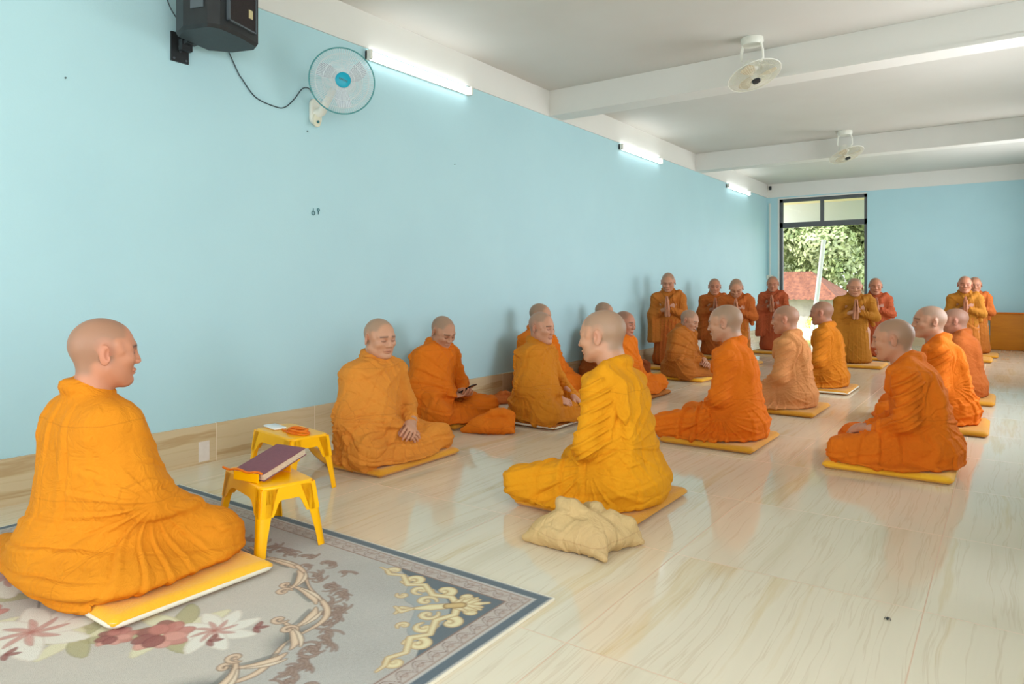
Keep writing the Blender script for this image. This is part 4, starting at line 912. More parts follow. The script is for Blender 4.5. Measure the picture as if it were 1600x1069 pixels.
# ------------------------------------------------------------------ the patterned rug
def make_rug():
    RX0, RX1, RY0, RY1 = 0.195, 2.405, 0.25, 1.885
    g = 0.0034; nx = int((RX1 - RX0) / g); ny = int((RY1 - RY0) / g)
    xs = np.linspace(RX0, RX1, nx + 1); ys = np.linspace(RY0, RY1, ny + 1)
    X, Y = np.meshgrid(xs, ys, indexing='ij'); C = np.zeros(X.shape + (3,))
    lin3 = lambda r, g_, b: np.array(srgb(r, g_, b)[:3])
    P2 = np.stack([X.ravel(), Y.ravel(), 0 * X.ravel()], 1)
    nz = snoise(P2, 14, 1).reshape(X.shape); nf = _rs.normal(size=X.shape)
    C[:] = lin3(196, 191, 181); C *= (1 + 0.05 * nz + 0.035 * nf)[..., None]
    def put(mask, col): m = np.clip(mask, 0, 1)[..., None]; C[:] = C * (1 - m) + np.asarray(col) * m
    dx = np.minimum(X - RX0, RX1 - X); dy = np.minimum(Y - RY0, RY1 - Y); d = np.minimum(dx, dy)
    cx, cy = (RX0 + RX1) / 2, (RY0 + RY1) / 2
    # corner fields, dark blue-grey, cut by a wavy line
    fx = RX1 - np.abs(X - cx) - cx; u = (dx - 0.11) / 0.66; v = (dy - 0.11) / 0.66
    soft = lambda q, w=0.006: np.clip(q / w + 0.5, 0, 1)
    cut = u * 0.95 + v + 0.03 * np.sin(u * 26) - 0.62
    put(soft(-cut * 0.6), lin3(112, 122, 126))
    inner = (u - 0.42) ** 2 + (v - 0.42) ** 2
    put(soft((0.33 - np.sqrt(inner)) * 0.6) * soft(-cut * 0.6), lin3(176, 180, 176))
    # border bands
    put(soft(0.11 - d), lin3(203, 190, 178)); put(soft(0.002 - np.abs(d - 0.109)), lin3(150, 112, 92)); put(soft(0.0015 - np.abs(d - 0.052)), lin3(158, 124, 104))
    put(soft(0.046 - d), lin3(206, 202, 194)); put(soft(0.038 - d), lin3(108, 120, 126)); put(soft(0.006 - d), lin3(206, 202, 192))
    s = np.where(dx < dy, Y, X); q = (d - 0.052) / 0.056
    fr = (s / 0.060) % 1.0
    lobe = np.abs(q - (0.12 + 0.72 * np.abs(np.sin(PI * fr)) ** 0.7)); inband = (q > 0) & (q < 1)
    put(0.8 * np.clip(1 - lobe / 0.06, 0, 1) * inband, lin3(120, 88, 72))
    lobe2 = np.abs(q - (0.08 + 0.42 * np.abs(np.sin(PI * fr)) ** 0.8)); put(0.7 * np.clip(1 - lobe2 / 0.06, 0, 1) * inband, lin3(136, 98, 78))
    put(0.45 * inband * np.clip(1 - np.hypot((fr - 0.5) * 2, (q - 0.3) * 2) / 0.45, 0, 1), lin3(176, 140, 118))
    put(0.6 * inband * np.clip(1 - np.abs(np.hypot((fr - 0.5) * 1.6, (q - 0.5) * 1.6) - 0.3) / 0.06, 0, 1), lin3(140, 104, 84))
    # stroke painter
    def stroke(pts, w, col, edge=None, a=1.0):
        pts = np.array(pts); w = np.broadcast_to(np.array(w, float), (len(pts),)); m = w.max() + 0.012
        i0 = max(0, int((pts[:, 0].min() - m - RX0) / g)); i1 = min(nx, int((pts[:, 0].max() + m - RX0) / g) + 1)
        j0 = max(0, int((pts[:, 1].min() - m - RY0) / g)); j1 = min(ny, int((pts[:, 1].max() + m - RY0) / g) + 1)
        if i1 <= i0 or j1 <= j0: return
        x = X[i0:i1, j0:j1]; y = Y[i0:i1, j0:j1]; D = np.full(x.shape, 9.0)
        for (p, q_, r0, r1) in zip(pts[:-1], pts[1:], w[:-1], w[1:]):
            e = q_ - p; L = e @ e + 1e-9; t = np.clip(((x - p[0]) * e[0] + (y - p[1]) * e[1]) / L, 0, 1)
            D = np.minimum(D, np.hypot(x - p[0] - t * e[0], y - p[1] - t * e[1]) - (r0 + (r1 - r0) * t))
        sub = C[i0:i1, j0:j1]
        if edge is not None:
            mm = (a * np.clip(0.5 - (D - 0.0028) / 0.0035, 0, 1))[..., None]; sub[:] = sub * (1 - mm) + np.array(edge) * mm
        mm = (a * np.clip(0.5 - D / 0.004, 0, 1))[..., None]; sub[:] = sub * (1 - mm) + np.array(col) * mm
        mm = (a * 0.5 * np.clip(-(D + 0.004) / 0.004, 0, 1))[..., None]; sub[:] = sub * (1 - mm) + np.minimum(1, np.array(col) * 1.35 + 0.05) * mm
    def spiral(x, y, ang, r, turns=1.3, hand=1, w=0.007, lead=0.0):
        # scroll that starts outside and winds in
        pts = []; ws = []; n = 26
        for i in range(n + 1):
            t = i / n; rr = r * (1 - 0.86 * t); th = ang + hand * t * turns * 2 * PI
            pts.append((x + rr * math.cos(th), y + rr * math.sin(th))); ws.append(w * (0.45 + 0.9 * math.sin(PI * min(1, t * 1.15)) * (1 - 0.3 * t)))
        ws[-1] = w * 1.1; return pts, ws
    cream, creamE = lin3(232, 212, 168), lin3(196, 158, 100)
    peach, peachE = lin3(226, 198, 168), lin3(140, 108, 84)
    br, brE = lin3(178, 154, 136), lin3(140, 112, 96)
    rnd = random.Random(5)
    # corner ornaments, mirrored about the corner diagonal
    for sx, sy, ox, oy in ((-1, -1, RX1, RY1), (-1, 1, RX1, RY0), (1, -1, RX0, RY1), (1, 1, RX0, RY0)):
        def W(a, b): return (ox + sx * (a * 0.66 - 0.015), oy + sy * (b * 0.66 - 0.015))
        def S(pts, w, col=cream, edge=creamE):
            for mir in (0, 1): stroke([W(*(p[::-1] if mir else p)) for p in pts], np.array(w) * 0.92, col, edge)
        for (a, b, ang, r, tn, hd, w) in ((0.50, 0.27, 0.4, 0.065, 1.2, 1, 0.012), (0.60, 0.33, 2.2, 0.045, 1.1, -1, 0.009), (0.72, 0.26, 1.0, 0.06, 1.2, 1, 0.011), (0.50, 0.40, 3.6, 0.05, 1.1, 1, 0.008), (0.88, 0.235, 2.5, 0.042, 1.2, -1, 0.009), (0.36, 0.25, 3.5, 0.04, 1.0, -1, 0.010), (0.64, 0.42, 0.2, 0.03, 1.0, 1, 0.006)):
            p_, w_ = spiral(a, b, ang, r, tn, hd, w); S(p_, w_)
        S([(0.97, 0.245), (0.92, 0.25), (0.87, 0.28), (0.80, 0.25), (0.70, 0.32), (0.63, 0.27), (0.52, 0.335), (0.43, 0.30), (0.37, 0.335)], [0.003, 0.006, 0.008, 0.008, 0.01, 0.009, 0.01, 0.011, 0.012])
        for a0, ln, w in ((0.0, 0.16, 0.013), (0.3, 0.13, 0.012), (0.62, 0.115, 0.011), (0.95, 0.09, 0.01)):
            c0 = (0.36, 0.36); dr = (-math.cos(PI / 4 + a0), -math.sin(PI / 4 + a0))
            S([(c0[0] + dr[0] * ln * t, c0[1] + dr[1] * ln * t + 0.02 * a0 * math.sin(3 * t)) for t in np.linspace(0, 1, 8)], [w * (0.5 + math.sin(PI * min(1, t * 1.1))) * 0.8 for t in np.linspace(0, 1, 8)])
        S([(0.36, 0.36), (0.44, 0.44), (0.50, 0.50)], [0.015, 0.02, 0.004]); S([(0.50, 0.50), (0.55, 0.52), (0.53, 0.58)], [0.005, 0.008, 0.004])
        S([(0.34, 0.34), (0.38, 0.38)], [0.018, 0.016], lin3(206, 176, 120), lin3(150, 110, 60))
    # medallion: pale field, shaded rim, scroll frame
    a_, b_ = 0.71, 0.52
    ang = np.arctan2((Y - cy) / b_, (X - cx) / a_); rad = np.hypot((X - cx) / a_, (Y - cy) / b_)
    lim = 1 + 0.035 * np.cos(ang * 10) - 0.03 * np.cos(ang * 4)
    inside = soft(lim - rad, 0.012)
    put(inside, lin3(212, 204, 190)); put(inside * np.clip((rad - lim + 0.13) / 0.13, 0, 1) ** 1.6 * (0.55 + 0.45 * np.cos(ang * 10 + 2.5)), lin3(112, 114, 108))
    C *= np.where(inside > 0.5, 1 + 0.02 * nz + 0.03 * nf, 1)[..., None]
    # brown leaf scrolls growing outwards from the frame
    for i in range(130):
        th = 2 * PI * i / 130 + rnd.uniform(-0.03, 0.03); k = 1.06 + 0.19 * rnd.random() * (0.65 + 0.35 * math.cos(th * 6))
        x = cx + a_ * k * math.cos(th); y = cy + b_ * k * math.sin(th); hd = rnd.choice((-1, 1)); r = rnd.uniform(0.015, 0.038)
        p_, w_ = spiral(x, y, th + PI + rnd.uniform(-0.8, 0.8), r, rnd.uniform(0.8, 1.3), hd, rnd.uniform(0.003, 0.005)); stroke(p_, w_, br, brE, 0.8)
        for t in range(3):
            aa = th + rnd.uniform(-1.0, 1.0); l = rnd.uniform(0.02, 0.06)
            stroke([(x + l * s_ * math.cos(aa + s_ * hd), y + l * s_ * math.sin(aa + s_ * hd)) for s_ in np.linspace(0, 1, 6)], [0.004, 0.005, 0.005, 0.004, 0.003, 0.0015], br, brE, 0.7)
    # peach frame
    n = 260; pts = []
    for i in range(n + 1):
        th = 2 * PI * i / n; l = 1 + 0.035 * math.cos(th * 10) - 0.03 * math.cos(th * 4)
        pts.append((cx + a_ * l * math.cos(th), cy + b_ * l * math.sin(th)))
    stroke(pts, [0.006 + 0.003 * math.sin(2 * PI * 10 * i / n + 1.2) for i in range(n + 1)], peach, peachE)
    dk = lin3(112, 114, 106)
    for i in range(26):
        th = 2 * PI * (i + 0.5) / 26; hd = 1 if i % 2 else -1; dep = 0.12 + 0.04 * math.sin(i * 2.1)
        def fp(t, o=0.0): return (cx + a_ * (1.0 + o - dep * t ** 2.0) * math.cos(th + hd * (0.27 * t - 0.10)), cy + b_ * (1.0 + o - dep * t ** 2.0) * math.sin(th + hd * (0.27 * t - 0.10)))
        stroke([fp(t, -0.03) for t in np.linspace(0.1, 0.8, 6)], [0.006, 0.012, 0.014, 0.012, 0.008, 0.003], dk, None, 0.55)
        stroke([fp(t) for t in np.linspace(0, 1, 10)], [0.003, 0.007, 0.011, 0.014, 0.014, 0.012, 0.009, 0.006, 0.0045, 0.0035], peach, peachE)
        stroke([fp(t, 0.035 - 0.03 * t) for t in np.linspace(0.15, 0.75, 7)], [0.002, 0.004, 0.006, 0.0065, 0.005, 0.0035, 0.002], lin3(238, 218, 190), peachE)
        e = fp(1.0); p_, w_ = spiral(e[0], e[1], th, 0.026, 1.1, -hd, 0.0055); stroke(p_, w_, peach, peachE)
    # flowers printed in the field
    def petal(x, y, an, L, w, col, a=0.9):
        n = 9; stroke([(x + L * t * math.cos(an + 0.25 * t), y + L * t * math.sin(an + 0.25 * t)) for t in np.linspace(0, 1, n)], [w * (0.25 + math.sin(PI * (0.08 + 0.86 * t)) ** 0.8) for t in np.linspace(0, 1, n)], col, None, a)
    ol, pale, rose, deep, wht = lin3(176, 168, 120), lin3(226, 216, 178), lin3(196, 128, 112), lin3(150, 84, 72), lin3(232, 222, 206)
    stem = [(0.75, 0.92), (1.0, 0.97), (1.25, 0.86), (1.5, 0.98), (1.72, 1.12), (1.82, 1.2)]
    stroke(stem, 0.004, lin3(120, 108, 90), None, 0.7)
    for (x, y, s) in ((1.44, 0.90, 0.85), (1.62, 1.08, 1.0), (0.9, 0.84, 1.0), (0.55, 1.2, 1.0), (1.15, 0.72, 0.8)):
        for k in range(7): petal(x, y, k * 0.9 + 0.3, 0.15 * s, 0.028 * s, (ol, pale)[k % 2], 0.75)
    for (x, y, s) in ((1.30, 0.83, 1.0), (1.72, 1.14, 0.7), (0.8, 0.95, 1.1), (0.5, 1.05, 1.0)):
        for k in range(8): petal(x, y, k * 0.785 + 0.2, 0.17 * s, 0.034 * s, wht, 0.9)
        for k in range(8): petal(x, y, k * 0.785 + 0.2, 0.09 * s, 0.010 * s, rose, 0.6)
    for (x, y, s) in ((1.62, 1.04, 0.9), (1.52, 0.96, 0.6), (0.45, 1.15, 1.0), (0.68, 0.85, 0.9), (1.05, 0.78, 0.8)):
        for k in range(11): petal(x + 0.02 * s * math.cos(k * 2.4), y + 0.02 * s * math.sin(k * 2.4), k * 2.4, 0.075 * s * (1 - 0.04 * k), 0.026 * s, (rose, deep, lin3(214, 156, 138))[k % 3], 0.85)
    for (x, y) in ((1.80, 1.22), (1.76, 1.10), (1.38, 0.74)):
        for k in range(3): petal(x, y, k * 1.2 - 0.6, 0.035, 0.008, deep, 0.8)
    C = np.clip(C, 0, 1) ** 1.12 * 0.80
    V = np.stack([X.ravel(), Y.ravel(), np.full(X.size, 0.009)], 1)
    idx = np.arange(X.size).reshape(X.shape); F = np.stack([idx[:-1, :-1], idx[1:, :-1], idx[1:, 1:], idx[:-1, 1:]], -1).reshape(-1, 4)
    m = mat('rug_pile', (0.5, 0.5, 0.5, 1), 0.95, 0.1, Sheen_Weight=0.15); q = NT(m); vc = q.add('ShaderNodeVertexColor', layer_name='Col'); q.link(vc.outputs[0], q.b.inputs['Base Color'])
    tcn = q.add('ShaderNodeTexCoord'); n2 = q.add('ShaderNodeTexNoise', Scale=380.0, Detail=2.0); q.link(tcn.outputs['Object'], n2.inputs['Vector'])
    bp = q.add('ShaderNodeBump', Strength=0.5, Distance=0.004); q.link(n2.outputs['Fac'], bp.inputs['Height']); q.link(bp.outputs[0], q.b.inputs['Normal'])
    root = empty('patterned_rug', (0, 0, 0)); tag(root, 'large grey and beige rug with scroll medallion, floral print and blue-grey border', 'rug')
    mesh_obj('pile', V, F, m, root, cols=np.clip(C, 0, 1).reshape(-1, 3))
    MB().box(RX0 - 0.004, RX1 + 0.004, RY0 - 0.004, RY1 + 0.004, 0.001, 0.0086).build('backing', M['piping'], root)
make_rug()

# ------------------------------------------------------------------ ceiling tubes on the wall
def tube_light(y0, y1, label, side=-1):
    x = XW if side < 0 else XR; s = -side; zc = 2.655
    root = empty('tube_light', (x, (y0 + y1) / 2, zc)); tag(root, label, 'lamp', 'white tube lights along the wall')
    L = (y1 - y0) / 2
    def bx(b, u0, u1, *r): b.box(min(s * u0, s * u1), max(s * u0, s * u1), *r); return b
    bx(MB(), 0.001, 0.018, -L, L, -0.03, 0.03).build('housing', M['white_plastic'], root)
    d = MB(); rings = []
    for y in (-L + 0.02, L - 0.02): rings.append([Vector((s * (0.018 + 0.036 * math.sin(t)), y, 0.030 * math.cos(t))) for t in [PI * i / 12 for i in range(13)]])
    autosmooth(d.loft(rings).build('diffuser', M['tube'], root), 60)
    for y0_, y1_ in ((-L, -L + 0.02), (L - 0.02, L)): bx(MB(), 0.001, 0.056, y0_, y1_, -0.033, 0.033).build('end_cap', M['white_plastic'], root)
    return root
tube_light(3.44, 4.60, 'largest tube light in view, on the blue wall right of the wall fan')
tube_light(7.42, 8.60, 'middle tube light on the left wall between the two beams')
tube_light(11.28, 12.46, 'farthest tube light on the left wall near the doorway corner')
tube_light(3.44, 4.60, 'tube light on the right-hand wall outside the picture, near bay', 1)
tube_light(7.42, 8.60, 'tube light on the right-hand wall outside the picture, middle bay', 1)
tube_light(11.28, 12.46, 'tube light on the right-hand wall outside the picture, far bay', 1)

# ------------------------------------------------------------------ wall fan
def align(n, up=(0, 0, 1)):
    z = Vector(n).normalized(); y = Vector(up); y = (y - z * y.dot(z)).normalized(); x = y.cross(z); return Matrix((x, y, z)).transposed()
def cage(root, m_rim, m_wire, R, depth, rot, at, nw=72, w=0.0012):
    b = MB(); b.ring(R, 0.0045, 0, 64, 6, rot, at); autosmooth(b.build('cage_rim', m_rim, root), 80)
    b = MB()
    for zz in (1, -1):
        for k in range(nw):
            a = 2 * PI * k / nw
            pts = [rot @ Vector((r * math.cos(a), r * math.sin(a), zz * depth * (1 - (r / R) ** 3.0))) + Vector(at) for r in (0.045, R * 0.45, R * 0.72, R * 0.9, R)]
            b.tube(pts, w, 4)
        for r in (0.045, R * 0.35, R * 0.6, R * 0.82): b.ring(r, w * 1.2, zz * depth * (1 - (r / R) ** 3.0), 48, 4, rot, at)
    b.build('cage_wires', m_wire, root)
def blades(root, m, n, R, rot, at, tw=0.35):
    for k in range(n):
        a0 = 2 * PI * k / n + 0.4; V = []; F = []; nr, na = 8, 8
        for i in range(nr + 1):
            r = 0.03 + (R - 0.03) * i / nr; span = 0.9 * (0.45 + 0.55 * math.sin(PI * min(1, 0.25 + i / nr * 0.7))); 
            for j in range(na + 1):
                a = a0 + span * (j / na - 0.5) + 0.25 * i / nr; V.append((r * math.cos(a), r * math.sin(a), 0.028 * (j / na - 0.5) * (1.2 - 0.5 * i / nr) * 2 * tw))
        N = len(V); V += [(x, y, z - 0.002) for x, y, z in V]
        for i in range(nr):
            for j in range(na):
                q = i * (na + 1) + j; F += [(q, q + 1, q + na + 2, q + na + 1), (N + q, N + q + na + 1, N + q + na + 2, N + q + 1)]
        V = [tuple(rot @ Vector(v) + Vector(at)) for v in V]
        mesh_obj('blade', V, F, m, root)
wf = empty('wall_fan', (XW, 2.99, 2.2)); tag(wf, 'round wall fan with a teal hub on the blue wall', 'fan')
nrm = Vector((0.80, -0.55, -0.13)).normalized(); rot = align(nrm); fc = Vector((0.30, -0.02, 0.105))
cage(wf, M['teal_wire'], M['thin_wire'], 0.203, 0.045, rot, fc, 90)
blades(wf, M['clear_blade'], 3, 0.165, rot, fc)
hub = autosmooth(MB().lathe([(0.0005, 0.052), (0.040, 0.052), (0.047, 0.048), (0.050, 0.040), (0.050, 0.034), (0.0005, 0.033)], 32, rot, fc).build('hub_badge', M['teal'], wf), 40)
lg = MB(); R2 = rot @ Matrix.Rotation(-0.35, 3, 'Z')
for k in range(6): lg.box(-0.027 + 0.0095 * k, -0.0205 + 0.0095 * k, -0.006, 0.006, 0.0518, 0.0535, rot=R2, at=fc)
lg.build('badge_lettering', M['teal_dark'], hub)
autosmooth(MB().lathe([(0.0005, -0.045), (0.045, -0.05), (0.052, -0.07), (0.05, -0.12), (0.03, -0.15), (0.0005, -0.155)], 28, rot, fc).build('motor_housing', M['white_plastic'], wf), 50)
b = MB(); b.rbox(-0.045, 0.045, -0.04, 0.13, 0, 0.03, r=0.04, seg=6, zr=0.01, rot=Matrix(((0, 0, 1), (1, 0, 0), (0, 1, 0))), at=(0.001, 0, -0.09)); autosmooth(b.build('wall_bracket', M['white_plastic'], wf), 50)
b = MB(); b.tube([(0.03, 0, -0.06), (0.08, 0, -0.05), (0.12, -0.0, 0.0), (0.17, 0.02, 0.085)], [0.032, 0.03, 0.024, 0.022], 12); arm = autosmooth(b.build('arm', M['white_plastic'], wf), 60)
b = MB(); b.rbox(-0.028, 0.028, -0.045, 0.045, 0, 0.016, r=0.027, seg=5, zr=0.006, rot=Matrix(((0, 0, 1), (1, 0, 0), (0, 1, 0))), at=(0.034, -0.01, -0.105)); autosmooth(b.build('control_panel', M['cream_plastic'], wf), 50)
MB().lathe([(0.0005, 0.008), (0.009, 0.008), (0.009, 0)], 16, align((1, 0, 0)), (0.05, -0.01, -0.118)).build('control_knob', M['teal_dark'], wf)

# ceiling fans
def ceiling_fan(x, y, label):
    root = empty('ceiling_fan', (x, y, ZC)); tag(root, label, 'fan', 'white orbit fans on the ceiling')
    autosmooth(MB().lathe([(0.0005, -0.001), (0.085, -0.001), (0.088, -0.03), (0.075, -0.055), (0.0005, -0.058)], 32).build('ceiling_mount', M['white_plastic'], root), 40)
    for s in (-1, 1):
        b = MB(); pts = [(s * 0.07, 0, -0.04), (s * 0.082, 0, -0.10), (s * 0.085, 0, -0.17), (s * 0.06, 0, -0.2)]
        rings = [[Vector((p[0] + s * dx, dy * w, p[2])) for dx, dy in ((-0.004, -1), (0.004, -1), (0.004, 1), (-0.004, 1))] for p, w in zip(pts, (0.03, 0.026, 0.02, 0.018))]
        if s < 0: rings = [r[::-1] for r in rings]
        b.loft(rings[::-1]); b.build('yoke_arm', M['white_plastic'], root)
    n = Vector((0.34, -0.16, -0.92)).normalized(); rot = align(n, (0, 1, 0)); c = Vector((0.02, -0.01, -0.30))
    autosmooth(MB().lathe([(0.0005, -0.13), (0.045, -0.125), (0.058, -0.09), (0.058, -0.05), (0.04, -0.035), (0.0005, -0.03)], 28, rot, c).build('motor_housing', M['white_plastic'], root), 50)
    cage(root, M['white_plastic'], M['cream_plastic'], 0.205, 0.05, rot, c, 60, 0.0011)
    blades(root, M['beige_blade'], 3, 0.17, rot, c)
    MB().lathe([(0.0005, 0.062), (0.03, 0.060), (0.034, 0.045), (0.0005, 0.04)], 24, rot, c).build('hub_cap', M['black_plastic'], root)
ceiling_fan(1.954, 5.558, 'white caged fan hanging from the ceiling before the nearer beam')
ceiling_fan(1.936, 9.54, 'smaller looking white caged fan on the ceiling before the farther beam')

# ------------------------------------------------------------------ loudspeaker and cables
sp = empty('loudspeaker', (XW + 0.26, 2.12, 2.32), math.radians(18)); tag(sp, 'black loudspeaker mounted high on the blue wall, cut by the top of the picture', 'loudspeaker')
# local: +x front, +-y sides
b = MB(); out = [(-0.14, -0.12), (-0.03, -0.19), (0.12, -0.19), (0.165, -0.15), (0.18, 0.0), (0.165, 0.15), (0.12, 0.19), (-0.03, 0.19), (-0.14, 0.12)]
def inset(p, k): return [(x * k, y * k) for x, y in p]
b.loft([[Vector((x, y, 0.0)) for x, y in inset(out, 0.94)], [Vector((x, y, 0.018)) for x, y in out], [Vector((x, y, 0.50)) for x, y in out], [Vector((x, y, 0.515)) for x, y in inset(out, 0.94)]])
autosmooth(b.build('cabinet', M['black_plastic'], sp), 30)
b = MB(); b.box(0.172, 0.186, -0.10, 0.10, 0.06, 0.47); b.build('speaker_grille', M['grille'], sp)
b = MB(); b.box(0.168, 0.189, -0.108, -0.10, 0.052, 0.478); b.box(0.168, 0.189, 0.10, 0.108, 0.052, 0.478); b.box(0.168, 0.189, -0.108, 0.108, 0.052, 0.060); b.build('grille_frame', M['grey_trim'], sp)
b = MB(); b.box(0.02, 0.10, -0.196, -0.188, 0.10, 0.47); b.build('side_panel', M['grey_trim'], sp)
MB().box(0.186, 0.189, 0.045, 0.075, 0.12, 0.165).build('badge', M['gold'], sp)
br_ = empty('speaker_bracket', (XW, 2.07, 2.30)); tag(br_, 'black metal wall bracket below the loudspeaker', 'bracket')
MB().box(0.001, 0.012, -0.05, 0.05, -0.06, 0.10).build('wall_plate', M['black_plastic'], br_)
b = MB(); b.tube([(0.01, 0.0, 0.02), (0.10, 0.01, 0.035), (0.10, 0.01, 0.035)], 0.014, 8); b.box(0.05, 0.085, -0.03, 0.03, -0.01, 0.05); b.box(0.09, 0.13, -0.025, 0.035, 0.02, 0.035); b.build('bracket_arm', M['black_plastic'], br_)
for y, z in ((-0.035, -0.045), (0.035, -0.045), (0.0, 0.0)): MB().lathe([(0.0005, 0.004), (0.006, 0.004), (0.006, 0)], 10, align((1, 0, 0)), (0.0125, y, z)).build('bolt', M['grey_trim'], br_)
def wall_cable(name, label, pts, r=0.0035, m='cable', x=XW + 0.008):
    P = []; n = len(pts)
    for i in range(n - 1):
        p0, p1, p2, p3 = pts[max(0, i - 1)], pts[i], pts[i + 1], pts[min(n - 1, i + 2)]
        for k in range(8):
            t = k / 8; P.append(tuple(0.5 * ((2 * p1[a]) + (-p0[a] + p2[a]) * t + (2 * p0[a] - 5 * p1[a] + 4 * p2[a] - p3[a]) * t * t + (-p0[a] + 3 * p1[a] - 3 * p2[a] + p3[a]) * t ** 3) for a in (0, 1)))
    P.append(pts[-1]); return tag(autosmooth(MB().tube([(x, p[0], p[1]) for p in P], r, 6).build(name, M[m]), 80), label, 'cable')
wall_cable('cable', 'grey cable drooping across the wall from the loudspeaker to the fan', [(2.33, 2.44), (2.368, 2.377), (2.43, 2.27), (2.452, 2.245), (2.547, 2.154), (2.693, 2.126), (2.76, 2.14), (2.827, 2.204), (2.89, 2.285), (2.94, 2.30), (2.975, 2.27)])
wall_cable('cable', 'dark cable curving on the wall left of the loudspeaker', [(1.985, 2.72), (1.99, 2.60), (2.02, 2.52), (2.07, 2.46)], 0.003)
wall_cable('cable', 'thin yellow wire running down behind the left edge of the loudspeaker', [(2.04, 2.72), (2.06, 2.58), (2.07, 2.45)], 0.002, 'gold', XW + 0.014)

# small things on the walls
for y, z, lab in ((1.50, 2.016, 'tiny dark nail in the upper left of the blue wall'), (2.935, 2.02, 'tiny dark nail in the blue wall just below the wall fan'), (4.425, 2.017, 'tiny dark nail in the blue wall below the first tube light')):
    tag(MB().lathe([(0.0005, 0.006), (0.0042, 0.006), (0.0042, 0)], 10, align((1, 0, 0)), (XW + 0.0005, y, z)).build('nail', M['wall_hole']), lab, 'nail')
b = MB()
for y, z in ((2.982, 1.488),): b.ring(0.012, 0.003, 0, 16, 6, align((1, 0, 0)), (XW + 0.004, y, z)); b.tube([(XW + 0.004, y, z + 0.012), (XW + 0.004, y, z + 0.032)], 0.003, 6)
tag(b.build('wall_hook', M['teal_dark']), 'small teal hook on the wall, the left and lower of the two', 'hook', 'teal wall hooks')
b = MB(); y, z = 3.023, 1.513; b.ring(0.009, 0.003, 0, 16, 6, align((1, 0, 0)), (XW + 0.004, y, z)); b.tube([(XW + 0.004, y, z - 0.008), (XW + 0.004, y, z - 0.03)], 0.003, 6)
tag(b.build('wall_hook', M['teal_dark']), 'small teal hook on the wall, the right and higher of the two', 'hook', 'teal wall hooks')
MB_ = MB().box(XW + 0.0141, XW + 0.0150, 2.176, 2.242, 0.012, 0.125)
tag(MB_.build('tape_strip', M['white_tape']), 'strip of whitish tape stuck on the stone skirting left of the stools', 'tape')
cb = empty('conduit', (-0.088, YE - 0.012, 1.23)); tag(cb, 'thin white cable conduit running down the corner left of the doorway', 'conduit')
MB().box(-0.009, 0.009, -0.008, 0.010, 0, 1.37).build('pipe', M['white_plastic'], cb)
sb = empty('switch_box', (-0.09, YE - 0.03, 1.19)); tag(sb, 'white switch box at the foot of the conduit in the corner', 'switch box')
b = MB(); b.rbox(-0.055, 0.055, -0.02, 0.028, -0.04, 0.04, r=0.012, seg=3, zr=0.006); autosmooth(b.build('box', M['white_plastic'], sb), 40)
MB().box(-0.018, 0.018, -0.024, -0.0195, -0.02, 0.02).build('switch', M['cream_plastic'], sb)
dv = MB(); dv.rbox(-0.022, 0.022, -0.02, 0.02, -0.035, 0.035, r=0.01, seg=3, at=(-0.073, YE - 0.035, 2.885)); tag(autosmooth(dv.build('sensor', M['black_plastic']), 50), 'tiny black sensor in the top corner above the doorway', 'sensor')
b = MB(); b.rbox(-0.42, 0.42, -0.06, 0.06, 0.0, 0.575, r=0.015, seg=2, at=(3.80, 13.56, 0.001)); pn = empty('low_partition'); tag(pn, 'low orange partition board against the far wall at the right edge', 'partition')
autosmooth(b.build('board', M['orange_panel'], pn), 40)
b = MB(); b.rbox(-0.43, 0.43, -0.065, 0.065, 0.0, 0.02, r=0.01, seg=2, at=(3.80, 13.56, 0.577)); autosmooth(b.build('top_rail', M['orange_cord'], pn), 40)
# dead insect on the tiles
b = MB(); b.lathe([(0.0005, -0.008), (0.003, -0.006), (0.004, 0), (0.003, 0.006), (0.0005, 0.008)], 10, Matrix.Rotation(PI / 2, 3, 'X'), (3.292, 2.357, 0.005))
for k in range(3):
    for s in (-1, 1): b.tube([(3.292, 2.353 + 0.004 * k, 0.004), (3.292 + s * 0.006, 2.352 + 0.005 * k, 0.0065), (3.292 + s * 0.009, 2.351 + 0.005 * k, 0.001)], 0.0005, 4)
tag(b.build('dead_insect', M['black_plastic']), 'tiny dark insect lying on the bare tiles at the lower right', 'insect')

# ------------------------------------------------------------------ outside the doorway
M['ground'] = noisy('ground', srgb(196, 190, 160), srgb(150, 170, 96), 0.9, 2.5)
M['foliage'] = noisy('foliage', srgb(132, 152, 84), srgb(186, 192, 146), 0.6, 1.6)
M['foliage_dark'] = noisy('foliage_dark', srgb(96, 122, 62), srgb(136, 156, 96), 0.6, 1.6)
M['bark'] = noisy('bark', srgb(168, 150, 124), srgb(120, 100, 78), 0.9, 12, 0.5, 40)
M['roof_tile'] = noisy('roof_tile', srgb(140, 88, 60), srgb(98, 58, 42), 0.9, 9, 0.6, 30)
M['concrete'] = noisy('concrete', srgb(186, 176, 164), srgb(148, 140, 130), 0.9, 3)
M['eave'] = noisy('eave', srgb(238, 216, 176), srgb(232, 208, 166), 0.8, 2)
slab('ground', M['ground'], -60, 40, YE + T, 70, -0.5, -0.12)
slab('trim_8', M['eave'], -1.5, 3.5, YE + 0.2, YE + 1.5, 2.72, 2.80)
slab('trim_9', M['white_paint'], -1.5, 3.5, YE + 1.5, YE + 1.56, 2.30, 2.80)
